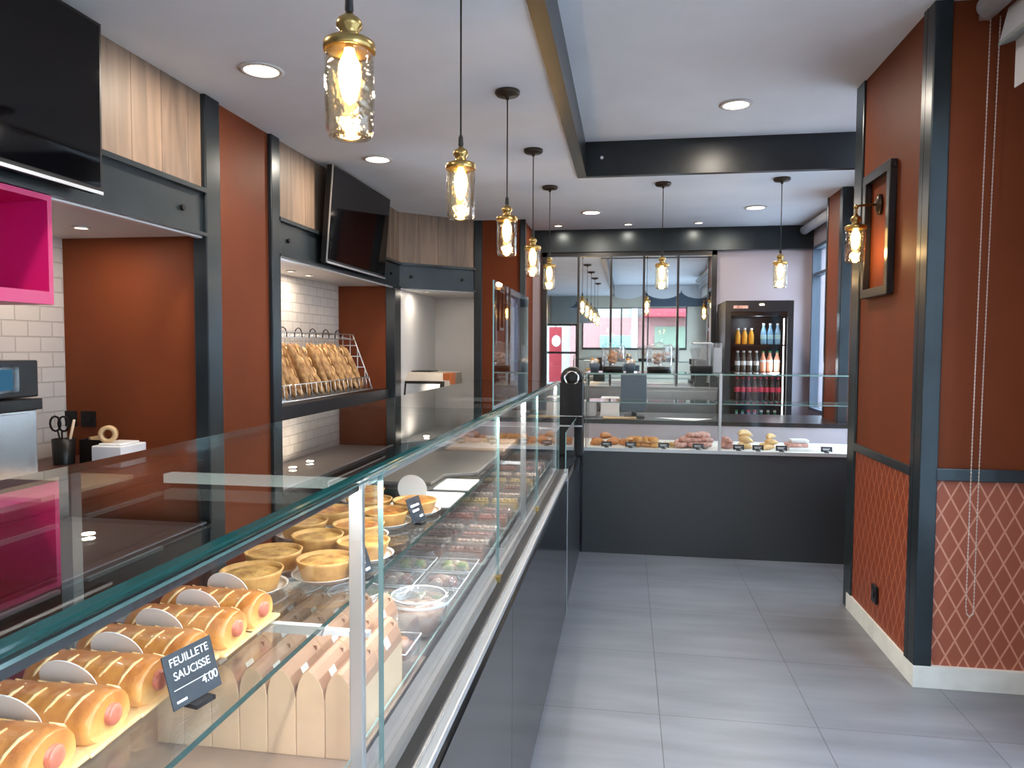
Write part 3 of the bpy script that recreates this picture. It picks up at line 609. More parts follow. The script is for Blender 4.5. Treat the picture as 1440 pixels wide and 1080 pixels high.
for rowi, (x0, lean) in enumerate(((-2.140, -0.40), (-2.235, -0.34))):
    for i in range(13):
        y = 4.36+i*0.110+rowi*0.05+random.uniform(-.006, .006)
        rot = (random.uniform(0.17, 0.23), lean+random.uniform(-.02, .02), random.uniform(0, .6))
        loc = (x0, y, 1.118)
        if n < 3: o = protos[n]; o.location = loc; o.rotation_euler = rot
        else: o = dup(protos[n % 3], loc, rot=rot)
        w_ = ('front', 'rear')[rowi]
        if i in (0, 12):
            if 'group' in o.keys(): del o['group']
            o['label'] = '%s baguette in the %s row of the wire rack' % ('nearest' if i == 0 else 'furthest', w_)
        else: o['group'] = w_+' row of baguettes'; o['label'] = 'golden baguette inside the %s row of the wire rack' % w_
        n += 1
# bread slicer in the corner niche
t = thing('bread_slicer', 'cream bread slicer with a black front standing in the grey corner niche', 'bread slicer', (-1.90, 6.95, 0))
MB().box(-0.20, 0.22, -0.10, 0.35, 0.0, 0.95).build('stand', 'panel_gr', parent=t)
MB().prism([(-0.25, 0.955), (-0.205, 1.14), (-0.12, 1.215), (0.30, 1.215), (0.33, 1.12), (0.33, 0.955)], 'x', -0.29, 0.24).build('housing', 'cream_pl', parent=t, bevel=0.012)
MB().prism([(-0.255, 0.975), (-0.216, 1.135), (-0.20, 1.135), (-0.235, 0.975)], 'x', -0.22, 0.19).build('front_window', 'blackmat', parent=t, bevel=0.004)
MB().prism([(-0.258, 1.00), (-0.231, 1.11), (-0.22, 1.11), (-0.247, 1.00)], 'x', -0.18, 0.15).build('bread_chute', 'alu', parent=t)
MB().box(0.17, 0.245, -0.20, 0.02, 1.10, 1.215).build('side_grip', 'orange_pl', parent=t, bevel=0.01)
MB().box(-0.24, 0.0, 0.0, 0.28, 1.20, 1.225).build('lid', 'blackmat', parent=t, bevel=0.006)

# ================================================================ RIGHT SIDE: BLINDS, CHAIN, SWITCH
t = thing('roller_blind', 'grey roller blind over the near side window, top right corner', 'blind', (1.40, 3.22, 2.79))
MB().tube([(0, 0, 0.03), (0, -3.2, 0.03)], 0.045, 20).build('roller', 'blind', parent=t)
MB().box(-0.02, 0.02, -0.004, 0.03, -0.01, 0.10).build('bracket', 'alu', parent=t)
t2 = thing('roller_blind', 'second grey blind cassette hanging behind the near roller, above a white panel', 'blind', (1.465, 3.16, 2.645))
MB().prism([(-0.05, 0.0), (-0.02, 0.14), (0.10, 0.20), (0.12, 0.06)], 'y', 0, -3.1).build('cassette', 'blind', parent=t2)
MB().prism([(-0.052, -0.004), (-0.05, 0.012), (0.12, 0.07), (0.12, 0.05)], 'y', 0, -3.1).build('cassette_edge', 'shutter', parent=t2)
MB().box(0.012, 0.016, -3.05, 0.0, -0.165, 0.10).build('blind_fabric', 'blindw', parent=t2)
m = MB(); 
ch = [(1.432, 3.27, 2.80)] ; 
for i in range(1, 80): ch.append((1.432-0.012*sin(i/80*pi*.5), 3.27, 2.80-i*0.0306))
ch += [(1.424, 3.27, 0.352), (1.434, 3.27, 0.340), (1.448, 3.27, 0.352)]
for i in range(79, -1, -1): ch.append((1.468-0.018*sin(i/80*pi*.5)+.0, 3.27, 2.80-i*0.0306))
t = thing('blind_chain', 'long steel ball chain loop hanging before the near rust wall', 'chain', (0, 0, 0))
MB().tube(ch, 0.0016, 5).build('cord_core', 'chain', parent=t)
m = MB()
for i, p in enumerate(ch):
    for k in (0, 0.5):
        q = ch[min(i+1, len(ch)-1)]; c = [p[j]*(1-k)+q[j]*k for j in range(3)]; m.ell(c, (0.0036,)*3, 6, 4)
o = m.build('chain_beads', 'chain', parent=t); o['kind'] = 'stuff'
t = thing('wall_socket', 'small black socket low on the patterned side of the pier', 'socket', (XR-0.006, 3.84, 0.235))
MB().box(-0.012, 0, -0.035, 0.035, -0.045, 0.045).build('plate', 'blackmat', parent=t, bevel=0.003)
MB().box(-0.016, -0.012, -0.015, 0.015, -0.015, 0.015).build('outlet', 'bolt', parent=t)
t = thing('roller_blind', 'pale roller blind rolled up over the far window beyond the fridge', 'blind', (1.70, 7.55, 2.62))
MB().tube([(0, 0, 0), (0, -1.25, 0)], 0.042, 16).build('roller', 'blind', parent=t)
MB().box(0.0, 0.10, -1.25, 0, 0.02, 0.055).build('headrail', 'blind', parent=t)
for y, l in ((3.345, 'small bolt where the rail meets the corner post'),): pass
# ================================================================ THE LONG GLASS COUNTER
def pane(m, x0, x1, y0, y1, z0, z1, face):
    mi = {'x': [1, 1, 1, 1, 0, 0], 'y': [1, 1, 0, 0, 1, 1], 'z': [0, 0, 1, 1, 1, 1]}[face]
    return m.box(x0, x1, y0, y1, z0, z1, mi)
XG, YE = -0.350, 3.86
t = thing('display_counter', 'long refrigerated glass counter with black gloss base along the left', 'display counter', (0, 0, 0))
MB().box(-0.33, -0.31, -0.9, 2.0, 0.02, 0.735).box(-0.33, -0.31, 2.003, 3.93, 0.02, 0.735).build('base_panel', 'blackgl', parent=t)
MB().box(-0.86, -0.33, -0.9, 3.93, 0.0, 0.80).build('body', 'blackmat', parent=t)
MB().box(-0.34, -0.318, -0.9, 3.9, 0.735, 0.765).build('shadow_gap', 'bolt', parent=t)
MB().box(-0.334, -0.308, -0.9, 3.9, 0.765, 0.782).build('bottom_rail', 'alu', parent=t, bevel=0.003)
MB().box(-0.352, -0.325, -0.9, 3.9, 0.782, 0.792).build('glass_channel', 'deck', parent=t, bevel=0.002)
MB().prism([(-0.378, 0.85), (-0.346, 0.79), (-0.346, 0.78), (-0.39, 0.78), (-0.39, 0.85)], 'y', -0.9, 3.88).build('front_channel', 'deck', parent=t)
MB().box(-0.85, -0.38, -0.9, 3.88, 0.80, 0.85).build('deck', 'deck', parent=t)
MB().box(-0.84, -0.383, -0.2, 1.36, 0.8503, 0.853).build('deck_liner', 'bakeshelf', parent=t)
m = MB()
pane(m, -0.381, -0.378, -0.9, 3.86, 0.85, 0.876, 'x'); m.build('front_lip', ['glass', 'gedge_l'], parent=t)
for a, b_ in ((-0.9, 1.010), (1.016, 1.998), (2.004, 2.90), (2.906, YE)):
    pane(MB(), XG-0.006, XG, a, b_, 0.79, 1.275, 'x').build('front_pane', ['glass', 'gedge_l'], parent=t)
for a, b_ in ((-0.9, 2.0), (2.004, YE)):
    pane(MB(), -0.79, -0.362, a, b_, 1.275, 1.287, 'z').build('top_pane', ['glass_top', 'gedge'], parent=t)
pane(MB(), -0.79, XG-0.006, YE-0.006, YE, 0.79, 1.275, 'y').build('end_pane', ['glass', 'gedge_l'], parent=t)
for a, b_ in ((-0.9, 2.04), (2.05, 3.80)):
    pane(MB(), -0.80, -0.45, a, b_, 1.032, 1.040, 'z').build('glass_shelf', ['shelfglass', 'gedge'], parent=t)
for y in (-0.8, 0.955, 2.62, 3.82):
    MB().box(-0.380, -0.360, y, y+0.014, 0.79, 1.275).build('divider_post', 'alu', parent=t, bevel=0.002)
    MB().box(-0.83, -0.81, y, y+0.02, 0.85, 1.275).build('rear_post', 'alu', parent=t)
    MB().box(-0.81, -0.45, y+0.08, y+0.092, 1.018, 1.032).box(-0.45, -0.381, y+0.08, y+0.092, 1.020, 1.028).build('shelf_bracket', 'whitepl', parent=t)
    MB().box(-0.66, -0.362, y, y+0.020, 1.262, 1.2748).build('top_arm', 'armglow', parent=t)
MB().box(-0.83, -0.80, -0.9, 3.84, 0.85, 0.87).build('rear_frame', 'alu', parent=t)
for y in (1.013, 2.001, 2.903):
    m = MB().box(XG-0.012, XG+0.006, y-0.012, y+0.012, 0.793, 0.818); m.build('glass_clip', 'brass', parent=t, bevel=0.003)
t = thing('counter_screen', 'clear upright hygiene screen standing on the glass counter top', 'screen', (-0.366, 2.0, 1.2872))
pane(MB(), 0, 0.004, -0.02, 0.68, 0.0, 0.358, 'x').build('pane', ['glass', 'gedge_l'], parent=t)
MB().box(-0.004, 0.0, 0.0, 0.66, 0.0, 0.008).build('foot', 'alu', parent=t)
for a, b_ in ((-0.7, 0.94), (0.98, 1.99), (2.01, 2.60), (2.66, 3.80)):
    d = MB().box(-0.376, -0.358, a, b_, 1.264, 1.2745, [1, 0, 0, 0, 0, 0]).build('led_strip', ['steel_dk' if b_ < 0.95 else 'alu', 'litw'], parent=bpy.data.objects['display_counter'])  # nearest strip and its lamp are added to light the near pastries
    L_ = lamp('led_lamp', 'AREA', (-0.372, (a+b_)/2, 1.260), (5.5 if b_ < 0.95 else (9.0 if b_ < 2.0 else 15.0))*(b_-a), (1.0, 0.97, 0.92), bpy.data.objects['display_counter'])
    L_.data.shape = 'RECTANGLE'; L_.data.size = 0.02; L_.data.size_y = b_-a; L_.rotation_euler = (0, R(-25), 0)
# low black cash desk joining the two counters
t = thing('cash_desk', 'low black desk filling the corner between the two glass counters', 'desk', (0, 0, 0))
MB().box(-0.85, -0.318, 3.935, 5.16, 0.0, 0.70).build('body', 'blackpaint', parent=t)
MB().box(-0.86, -0.312, 3.935, 5.16, 0.70, 0.722).build('desk_top', 'blackgl', parent=t)
m = MB(); pane(m, -0.325, -0.32, 3.95, 5.12, 0.722, 1.0, 'x'); m.build('glass_side', ['glass', 'gedge_l'], parent=t)
MB().box(-0.33, -0.308, 3.935, 3.95, 0.0, 0.80).build('corner_trim', 'alu', parent=t)
t = thing('payment_station', 'tall black payment station in the corner with a round chrome reader', 'payment machine', (-0.37, 5.04, 0.722))
MB().box(-0.085, 0.08, -0.08, 0.09, 0.0, 0.50).build('casing', 'blackmat', parent=t, bevel=0.008)
MB().lathe([(0.0001, 0.0), (0.07, 0), (0.078, 0.02), (0.078, 0.11), (0.07, 0.13), (0.0001, 0.13)], 20, cap=False, tf=Matrix.Translation((0.0, 0.06, 0.53)) @ Matrix.Rotation(pi/2, 4, 'X')).build('round_head', 'blackmat', parent=t)
MB().lathe([(0.040, 0.0), (0.040, 0.01), (0.052, 0.01), (0.052, 0.0)], 24, cap=False, tf=Matrix.Translation((0.0, -0.068, 0.53)) @ Matrix.Rotation(pi/2, 4, 'X')).build('chrome_ring', 'chrome', parent=t)
MB().box(-0.08, 0.075, -0.085, -0.08, 0.20, 0.21).box(-0.08, 0.075, -0.085, -0.08, 0.27, 0.275).build('slot_trim', 'alu', parent=t)

# ---------------------------------------------------------------- price tags
TX = Matrix(((0, 0, 1, 0), (1, 0, 0, 0), (0, 1, 0, 0), (0, 0, 0, 1)))     # text faces +X, reads along +Y
def price_tag(loc, rz, label, w=0.072, h=0.055, lean=0.35, roll=0.0, lines=None, group=None, name='price_tag'):
    t = thing(name, label, 'price tag', loc, rz, group)
    LN = Matrix.Rotation(-lean, 4, 'Y') @ Matrix.Rotation(roll, 4, 'X')
    MB().box(-0.001, 0.001, -w/2, w/2, 0.006, h+0.006, tf=LN).build('card', 'slate', parent=t, bevel=0.0005)
    MB().box(-0.012, 0.010, -w*0.2, w*0.2, 0, 0.005).build('clip', 'bolt', parent=t)
    if lines:
        for s, sz, y, z, al in lines: text_mesh(s, sz, 'chalk', t, LN @ Matrix.Translation((0.0016, y, z+0.006)) @ TX, align=al)
        m = MB().box(0.0012, 0.0016, -w*.42, w*.42, 0.0265, 0.0272, tf=LN).box(0.0012, 0.0016, -w*.42, -w*.22, 0.012, 0.0145, tf=LN); m.build('rule', 'chalk', parent=t)
    else:
        m = MB()
        for z, a, b_ in ((0.72, -0.34, 0.3), (0.52, -0.3, 0.2), (0.25, 0.1, 0.36)): m.box(0.0012, 0.0016, w*a, w*b_, h*z, h*z+h*0.09, tf=LN)
        m.build('faint_lines', 'chalk', parent=t)
    return t
price_tag((-0.492, 0.772, 1.040), R(-12), 'slate tag lettered FEUILLETE SAUCISSE 4.00 before the sausage pastries', 0.074, 0.062, 0.30,
          lines=[('FEUILLETE', 0.0132, 0.0, 0.051, 'CENTER'), ('SAUCISSE', 0.0132, 0.0, 0.035, 'CENTER'), ('4.00', 0.0145, 0.022, 0.0165, 'CENTER')])
price_tag((-0.462, 1.245, 1.040), R(-12), 'small slate tag half hidden behind the counter divider post', 0.055, 0.05)
price_tag((-0.480, 1.66, 1.040), R(-12), 'small slate tag in front of the tomato tarts', 0.062, 0.06)

# ---------------------------------------------------------------- sausage pastries
def pastry():
    t = thing('sausage_pastry', '', 'pastry', (0, 0, 1.041))
    n, k = 26, 18; m = MB(); vs = []; rnd = random.Random(3)
    for i in range(n+1):
        q = i/n; x = -0.078+0.150*q
        s = (max(0.0, 1-abs(2*q-1)**5))**0.5*0.12+0.88 if 0 < i < n else 0.86
        br = 1+0.045*abs(sin(q*pi*5+.5))
        for j in range(k):
            a = 2*pi*j/k; yy = 0.036*s*cos(a)*(1+.06*rnd.uniform(-1, 1)); zz = 0.027*s*sin(a)
            if zz > 0: zz *= br
            vs.append((x, yy*(1.12 if zz < 0 else 1), max(0.001, 0.024+zz)))
    fs = [(i*k+j, i*k+(j+1) % k, (i+1)*k+(j+1) % k, (i+1)*k+j) for i in range(n) for j in range(k)]
    m.add(vs, fs, 0, True); m.add(vs[:k], [tuple(range(k))]); m.add(vs[-k:], [tuple(range(k))[::-1]])
    m.build('dough', 'puff', parent=t)
    m = MB()
    for i in range(5):
        x = -0.058+0.027*i
        m.tube([(x-0.006, -0.034, 0.030), (x-.003, -0.028, 0.0405), (x+0.002, -0.016, 0.0495), (x+0.006, -0.004, 0.0525)], [0.0012, 0.0022, 0.0024, 0.001], 6)
        m.tube([(x+0.014, 0.034, 0.030), (x+.011, 0.028, 0.0405), (x+0.006, 0.016, 0.0495)], [0.0012, 0.0022, 0.001], 6)
    m.build('braid', 'puff_lt', parent=t)
    m = MB().box(-0.082, 0.08, -0.043, 0.043, 0.0, 0.006); m.build('pastry_sheet', 'puff_lt', parent=t, bevel=0.003)
    MB().tube([(0.045, 0, 0.026), (0.0765, 0, 0.026)], 0.0115, 14).ell((0.0765, 0, 0.026), (0.004, 0.0115, 0.0115)).build('sausage', 'sausage', parent=t)
    return t
T_DISC = Matrix.Translation((-0.008, 0.041, 0.037)) @ Matrix.Rotation(R(24), 4, 'X')
def disc(t):
    MB().lathe([(0.0001, -0.0006), (0.034, -0.0006), (0.034, 0.0006), (0.0001, 0.0006)], 32, cap=False, smooth=False, tf=T_DISC @ Matrix.Rotation(pi/2, 4, 'X')).build('paper_disc', 'paper', parent=t)
p0 = pastry(); disc(p0)
ys = [0.435, 0.517, 0.600, 0.681, 0.763, 0.845, 0.925, 1.003]
nm = ['sausage pastry nearest the viewer, at the bottom left corner', 'second sausage pastry from the viewer, cut by the left edge', 'third sausage pastry from the viewer, its sausage end low on the left',
      'fourth sausage pastry from the viewer', 'fifth sausage pastry, just behind the slate tag on its left', 'sixth sausage pastry, its end hidden behind the slate tag', 'second furthest sausage pastry on the glass shelf', 'furthest sausage pastry, next to the first quiche']
for i, y in enumerate(ys):
    loc = (-0.610+random.uniform(-.004, .004), y, 1.041)
    o = p0 if i == 0 else dup(p0, loc, random.uniform(-.05, .05))
    o.location = loc; o['label'] = nm[i]

# ---------------------------------------------------------------- quiches and tarts
def quiche(top='filling', r=0.052, h=0.036):
    t = thing('quiche', '', 'quiche', (0, 0, 0)); n = 40; m = MB(); vs = []
    prof = [(r*.80, 0.002, 0), (r*.98, h*.86, 1), (r*1.02, h, 1), (r*.95, h*1.02, 1), (r*.90, h*.80, .3)]
    for rr, z, fl in prof:
        for i in range(n): q = rr*(1+0.018*fl*sin(i*2*pi/n*20)); vs.append((q*cos(2*pi*i/n), q*sin(2*pi*i/n), z))
    fs = [(k*n+i, k*n+(i+1) % n, (k+1)*n+(i+1) % n, (k+1)*n+i) for k in range(4) for i in range(n)]
    m.add(vs, fs, 0, True); m.add(vs[:n], [tuple(range(n))[::-1]]); m.build('crust', 'crust', parent=t)
    m = MB(); rnd = random.Random(len(top)); vs = [(0, 0, h*.95)]; R_ = 6
    for k in range(1, R_+1):
        for i in range(24): vs.append((r*.93*k/R_*cos(2*pi*i/24), r*.93*k/R_*sin(2*pi*i/24), h*(.93-.12*(k/R_)**3)+rnd.uniform(-.0012, .0015)))
    fs = [(0, 1+i, 1+(i+1) % 24) for i in range(24)]+[(1+(k-1)*24+i, 1+k*24+i, 1+k*24+(i+1) % 24, 1+(k-1)*24+(i+1) % 24) for k in range(1, R_) for i in range(24)]
    m.add(vs, fs, 0, True); m.build('filling', top, parent=t)
    MB().lathe([(0.0001, -0.001), (r*.86, -0.001), (r*1.16, 0.010), (r*1.17, 0.010), (r*.88, 0.001), (0.0001, 0.001)], 28, cap=False).build('paper_tray', 'paper', parent=t)
    return t
q0 = quiche(); q1 = quiche('tomato', 0.056, 0.034)
Q = [(q0, -0.632, 1.150, 'quiche beside the last sausage pastry, back row'), (q0, -0.536, 1.238, 'quiche at the front edge of the glass shelf, in a white paper tray'), (q0, -0.652, 1.268, 'second quiche of the back row'),
     (q0, -0.620, 1.392, 'third quiche of the back row'), (q0, -0.512, 1.365, 'quiche behind the front one, partly hidden by the divider post'), (q0, -0.700, 1.50, 'fourth quiche, at the far left of the shelf'),
     (q1, -0.575, 1.505, 'tomato-topped tart nearest the quiches'), (q1, -0.690, 1.625, 'tomato-topped tart at the back left'), (q1, -0.560, 1.635, 'tomato-topped tart behind the small slate tag'),
     (q1, -0.640, 1.755, 'tomato-topped tart of the fourth row'), (q1, -0.525, 1.765, 'tomato-topped tart at the shelf edge, furthest along'), (q1, -0.700, 1.87, 'furthest tomato-topped tart on the glass shelf')]
used = set()
for src, x, y, l in Q:
    loc = (x, y, 1.0415)
    if id(src) in used: o = dup(src, loc, random.uniform(0, 3))
    else: used.add(id(src)); o = src; o.location = loc
    o['label'] = l
    if src is q1: o['category'] = 'tart'
tag(MB().lathe([(0.0001, -0.0006), (0.04, -0.0006), (0.04, 0.0006), (0.0001, 0.0006)], 30, cap=False, smooth=False, tf=Matrix.Translation((-0.56, 1.86, 1.082)) @ Matrix.Rotation(R(100), 4, 'X')).build('paper_disc', 'paper'), 'round white card standing behind the tomato tarts', 'card')
tag(MB().box(-0.62, -0.455, 1.84, 2.03, 1.0405, 1.0425).build('paper_sheet', 'paper'), 'white paper sheet at the end of the first glass shelf', 'paper')
tag(MB().box(-0.56, -0.455, 2.07, 2.24, 1.0405, 1.0425).build('paper_sheet', 'paper'), 'white paper sheet on the second glass shelf', 'paper')
tag(MB().prism([(-0.76, 2.12), (-0.58, 2.12), (-0.575, 2.27), (-0.48, 2.33), (-0.48, 2.78), (-0.76, 2.78)], 'z', 1.0405, 1.052).build('serving_slab', 'slab', bevel=0.003), 'dark grey serving slab on the second glass shelf', 'slab')
tag(MB().box(-0.72, -0.48, 2.85, 3.2, 1.0405, 1.052).build('serving_slab', 'bakeshelf', bevel=0.003), 'brown serving slab further along the second glass shelf', 'slab')

# ---------------------------------------------------------------- kraft sandwich boxes
wk = 0.0222
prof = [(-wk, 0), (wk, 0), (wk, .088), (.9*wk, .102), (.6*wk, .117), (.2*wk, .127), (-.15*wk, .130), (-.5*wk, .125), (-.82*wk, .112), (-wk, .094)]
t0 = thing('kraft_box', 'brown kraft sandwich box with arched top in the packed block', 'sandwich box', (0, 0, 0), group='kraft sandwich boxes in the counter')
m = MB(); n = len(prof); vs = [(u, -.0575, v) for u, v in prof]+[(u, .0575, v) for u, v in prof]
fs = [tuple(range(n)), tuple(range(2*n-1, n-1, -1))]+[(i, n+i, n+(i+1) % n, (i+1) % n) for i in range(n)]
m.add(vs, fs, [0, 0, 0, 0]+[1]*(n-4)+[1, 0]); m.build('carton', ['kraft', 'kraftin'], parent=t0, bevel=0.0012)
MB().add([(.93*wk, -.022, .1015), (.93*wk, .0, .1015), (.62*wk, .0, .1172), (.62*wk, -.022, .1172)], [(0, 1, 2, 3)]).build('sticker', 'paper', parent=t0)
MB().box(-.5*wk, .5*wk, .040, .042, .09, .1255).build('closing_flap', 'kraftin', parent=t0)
t0.children[1].location.x = 0.0012
first = True; kraft_all = []
for c_ in range(7):
    for r_ in range(3):
        if c_ == 0 and r_ == 2: continue
        loc = (-0.4095-c_*0.0452, 1.048+r_*0.1175, 0.8532)
        if first: t0.location = loc; first = False; o = t0
        else: o = dup(t0, loc)
        kraft_all.append((c_, r_, o))
for c_, r_, o in kraft_all:
    corner = r_ == 0 and c_ in (0, 6)
    if corner: o['label'] = 'kraft sandwich box at the %s front corner of the block' % ('right-hand' if c_ == 0 else 'left-hand')
    else: o['label'] = 'brown kraft sandwich box with arched top inside the packed block'
    if corner:
        if 'group' in o.keys(): del o['group']
    elif r_ == 0:
        if 'group' in o.keys(): del o['group']
        o['label'] = '%s kraft box from the right in the front row of the block' % ('', 'second', 'third', 'fourth', 'fifth', 'sixth')[c_]
    else: o['group'] = ('', 'middle', 'rear')[r_]+' row of kraft boxes'; o['label'] = 'brown kraft sandwich box with arched top in the %s row of the block' % ('', 'middle', 'rear')[r_]

# ---------------------------------------------------------------- bowls, clear boxes, cakes on the deck
def bowl(fill, r=0.066, h=0.075):
    t = thing('salad_bowl', '', 'bowl', (0, 0, 0))
    MB().lathe([(0.0001, 0), (r*.66, 0), (r*.96, h*.86), (r, h*.9), (r*1.03, h*.9)], 30, cap=False).build('bowl', 'plastic', parent=t)
    MB().lathe([(r*1.04, h*.88), (r*1.04, h), (r*.93, h*1.06), (r*.86, h*1.06), (r*.84, h*.98), (r*.5, h*.98), (0.0001, h*1.0)], 30, cap=False).build('lid', 'plastic', parent=t)
    MB().lathe([(r*1.04, h*.9), (r*1.055, h*.94), (r*1.04, h*.98)], 30, cap=False).lathe([(r*.86, h*1.05), (r*.88, h*1.08), (r*.9, h*1.05)], 30, cap=False).build('rim', 'chalk', parent=t)
    m = MB(); rnd = random.Random(1)
    m.lathe([(0.0001, 0.003), (r*.62, 0.003), (r*.86, h*.7), (0.0001, h*.74)], 20, cap=False)
    for i in range(16): a = rnd.uniform(0, 6.28); q = rnd.uniform(0, r*.7); m.ell((q*cos(a), q*sin(a), h*.72), (.012, .009, .007), 6, 4)
    m.build('contents', fill, parent=t); return t
def clearbox(fills, w=0.105, d=0.115, h=0.05):
    t = thing('clear_food_box', '', 'food box', (0, 0, 0)); m = MB()
    a, b_ = w/2, d/2
    m.prism([(-a*.86, -b_*.86), (a*.86, -b_*.86), (a*.86, b_*.86), (-a*.86, b_*.86)], 'z', 0, 0.002)
    vs = []
    for s, z in ((.86, 0), (1, h*.55), (.98, h*.6), (.8, h), (.75, h)): vs += [(-a*s, -b_*s, z), (a*s, -b_*s, z), (a*s, b_*s, z), (-a*s, b_*s, z)]
    fs = [(k*4+i, k*4+(i+1) % 4, (k+1)*4+(i+1) % 4, (k+1)*4+i) for k in range(4) for i in range(4)]+[(16, 17, 18, 19)]
    m.add(vs, fs); m.build('shell', 'plastic', parent=t)
    e = 0.0016; m = MB().tube([(-a, -b_, h*.57), (a, -b_, h*.57), (a, b_, h*.57), (-a, b_, h*.57)], e, 5, closed=True)
    m.build('rim', 'chalk', parent=t)
    rnd = random.Random(len(fills)); m = MB()
    for k in range(12): m.ell((rnd.uniform(-a*.6, a*.6), rnd.uniform(-b_*.6, b_*.6), h*.3+rnd.uniform(0, h*.25)), (.016, .013, .012), 8, 5, mi=k % len(fills))
    m.build('contents', fills, parent=t); return t
def cake(kind, top, w=0.1, d=0.05, h=0.04):
    t = thing(kind, '', 'cake', (0, 0, 0))
    MB().box(-w/2, w/2, -d/2, d/2, 0.002, h*.72).build('cake_body', 'choc' if top != 'yellow' else 'yellow', parent=t, bevel=0.006)
    m = MB().box(-w/2+.003, w/2-.003, -d/2+.003, d/2-.003, h*.70, h*.86); rnd = random.Random(9)
    for k in range(7): m.ell((-w*.4+w*.8*k/6, rnd.uniform(-.008, .008), h*.9), (.009, .011, .008), 7, 4)
    m.build('topping', top, parent=t)
    MB().box(-w/2-.008, w/2+.008, -d/2-.006, d/2+.006, 0, 0.002).build('paper_base', 'paper', parent=t)
    a, b_ = w/2+.006, d/2+.012; vs = []
    for s_, z in ((1, .003), (.97, h*1.1), (.9, h*1.25)): vs += [(-a*s_, -b_*s_, z), (a*s_, -b_*s_, z), (a*s_, b_*s_, z), (-a*s_, b_*s_, z)]
    MB().add(vs, [(k*4+i, k*4+(i+1) % 4, (k+1)*4+(i+1) % 4, (k+1)*4+i) for k in range(2) for i in range(4)]+[(8, 9, 10, 11)]).build('clear_lid', 'plastic', parent=t); return t
bb_ = bowl('cream'); bb_.location = (-0.432, 1.432+.05, 0.8532); bb_['label'] = 'round lidded clear bowl in front on the deck, right of the divider post'
for loc, l in (((-0.575, 1.482, 0.8532), 'round lidded clear bowl beside the first, left of the divider post'), ((-0.715, 1.49, 0.8532), 'round lidded clear bowl at the back of the deck')):
    dup(bb_, loc, 1.0, l)
cb = clearbox(['tomato', 'berry', 'cream'], 0.05, 0.10, 0.095); cb.location = (-0.4105, 1.288, 0.8532)
CBL = [(['tomato', 'cream', 'green'], 'clear box of tomato salad', 1.615), (['cream', 'berry', 'plastic'], 'clear box of pink and cream salad', 1.745), (['cream', 'yellow', 'green'], 'clear box of pale layered salad', 1.875)]
cb['label'] = 'narrow tall clear box with red contents at the right-hand back corner of the kraft boxes'
for fl, l, y in CBL:
    b0 = clearbox(fl); 
    for k, x in enumerate((-0.445, -0.562, -0.68)):
        s = (', in front by the glass', ', in the middle of the deck', ', at the back of the deck')[k]
        if k == 0: b0.location = (x, y, 0.8503); b0['label'] = l+s
        else: dup(b0, (x, y, 0.8503), 0.0, l+s)
rowsC = [(2.01, 'chocolate_eclair', 'choc', 'dark chocolate cake'), (2.09, 'cream_cake', 'cream', 'cream-topped chocolate cake'), (2.17, 'berry_cake', 'berry', 'berry-topped cake'), (2.26, 'cream_cake', 'cream', 'nut and cream cake'),
         (2.42, 'berry_cake', 'berry', 'red berry slice'), (2.51, 'berry_cake', 'berry', 'second-row red berry slice'), (2.68, 'custard_slice', 'yellow', 'yellow custard slice'), (2.78, 'cream_cake', 'cream', 'pale cream slice'),
         (2.95, 'chocolate_eclair', 'choc', 'long dark eclair'), (3.10, 'custard_slice', 'yellow', 'far yellow custard slice'), (3.25, 'cream_cake', 'cream', 'far cream cake'), (3.42, 'berry_cake', 'berry', 'far red berry cake'), (3.58, 'chocolate_eclair', 'choc', 'furthest dark eclair')]
for y, nm_, tp, l in rowsC:
    c0 = cake(nm_, tp)
    for k, x in enumerate((-0.445, -0.56, -0.675)):
        s = (', front of its row', ', middle of its row', ', rear of its row')[k]
        if k == 0: c0.location = (x, y, 0.8503); c0['label'] = l+s
        else: dup(c0, (x, y, 0.8503), random.uniform(-.06, .06), l+s)

# ================================================================ THE BACK COUNTER
YC = 5.165
t = thing('pastry_counter', 'black gloss pastry counter with glass top across the back of the shop', 'display counter', (0, 0, 0))
MB().box(-0.30, XW, YC+.01, 5.85, 0.0, 0.738).build('base', 'blackgl2', parent=t)
MB().box(-1.30, -0.30, YC+.01, 5.85, 0.0, 0.738).build('base_return', 'blackgl', parent=t)
MB().box(-1.30, XW, YC, 5.74, 0.738, 0.752).build('deck', 'paper', parent=t)
MB().box(-1.30, XW, YC-.004, YC+.006, 0.732, 0.755).build('front_rail', 'alu', parent=t)
MB().box(-1.30, XW, 5.74, 5.76, 0.74, 0.868).build('rear_upstand', 'white', parent=t)
MB().box(-1.30, XW, 5.735, 6.45, 0.868, 0.90).build('worktop', 'blackpaint', parent=t)
MB().box(-1.30, XW, 5.80, 6.43, 0.0, 0.868).build('rear_body', 'blackmat', parent=t)
for a, b_ in ((-0.285, 0.632), (0.650, XW)):
    pane(MB(), a, b_, YC, YC+.006, 0.752, 1.275, 'y').build('front_pane', ['glass', 'gedge_l'], parent=t)
    pane(MB(), a, b_, YC, 5.62, 1.275, 1.285, 'z').build('top_pane', ['glass_top', 'gedge_l'], parent=t)
    pane(MB(), a, b_, 5.33, 5.66, 1.062, 1.070, 'z').build('glass_shelf', ['shelfglass', 'gedge_l'], parent=t)
pane(MB(), -0.285, -0.279, YC+.006, 5.62, 0.752, 1.275, 'x').build('end_pane', ['glass', 'gedge_l'], parent=t)
for x in (0.632, 1.58): MB().box(x, x+0.018, YC-.002, YC+.03, 0.74, 1.285).box(x, x+0.018, YC, 5.62, 1.262, 1.275).build('divider_post', 'alu', parent=t, bevel=0.002)

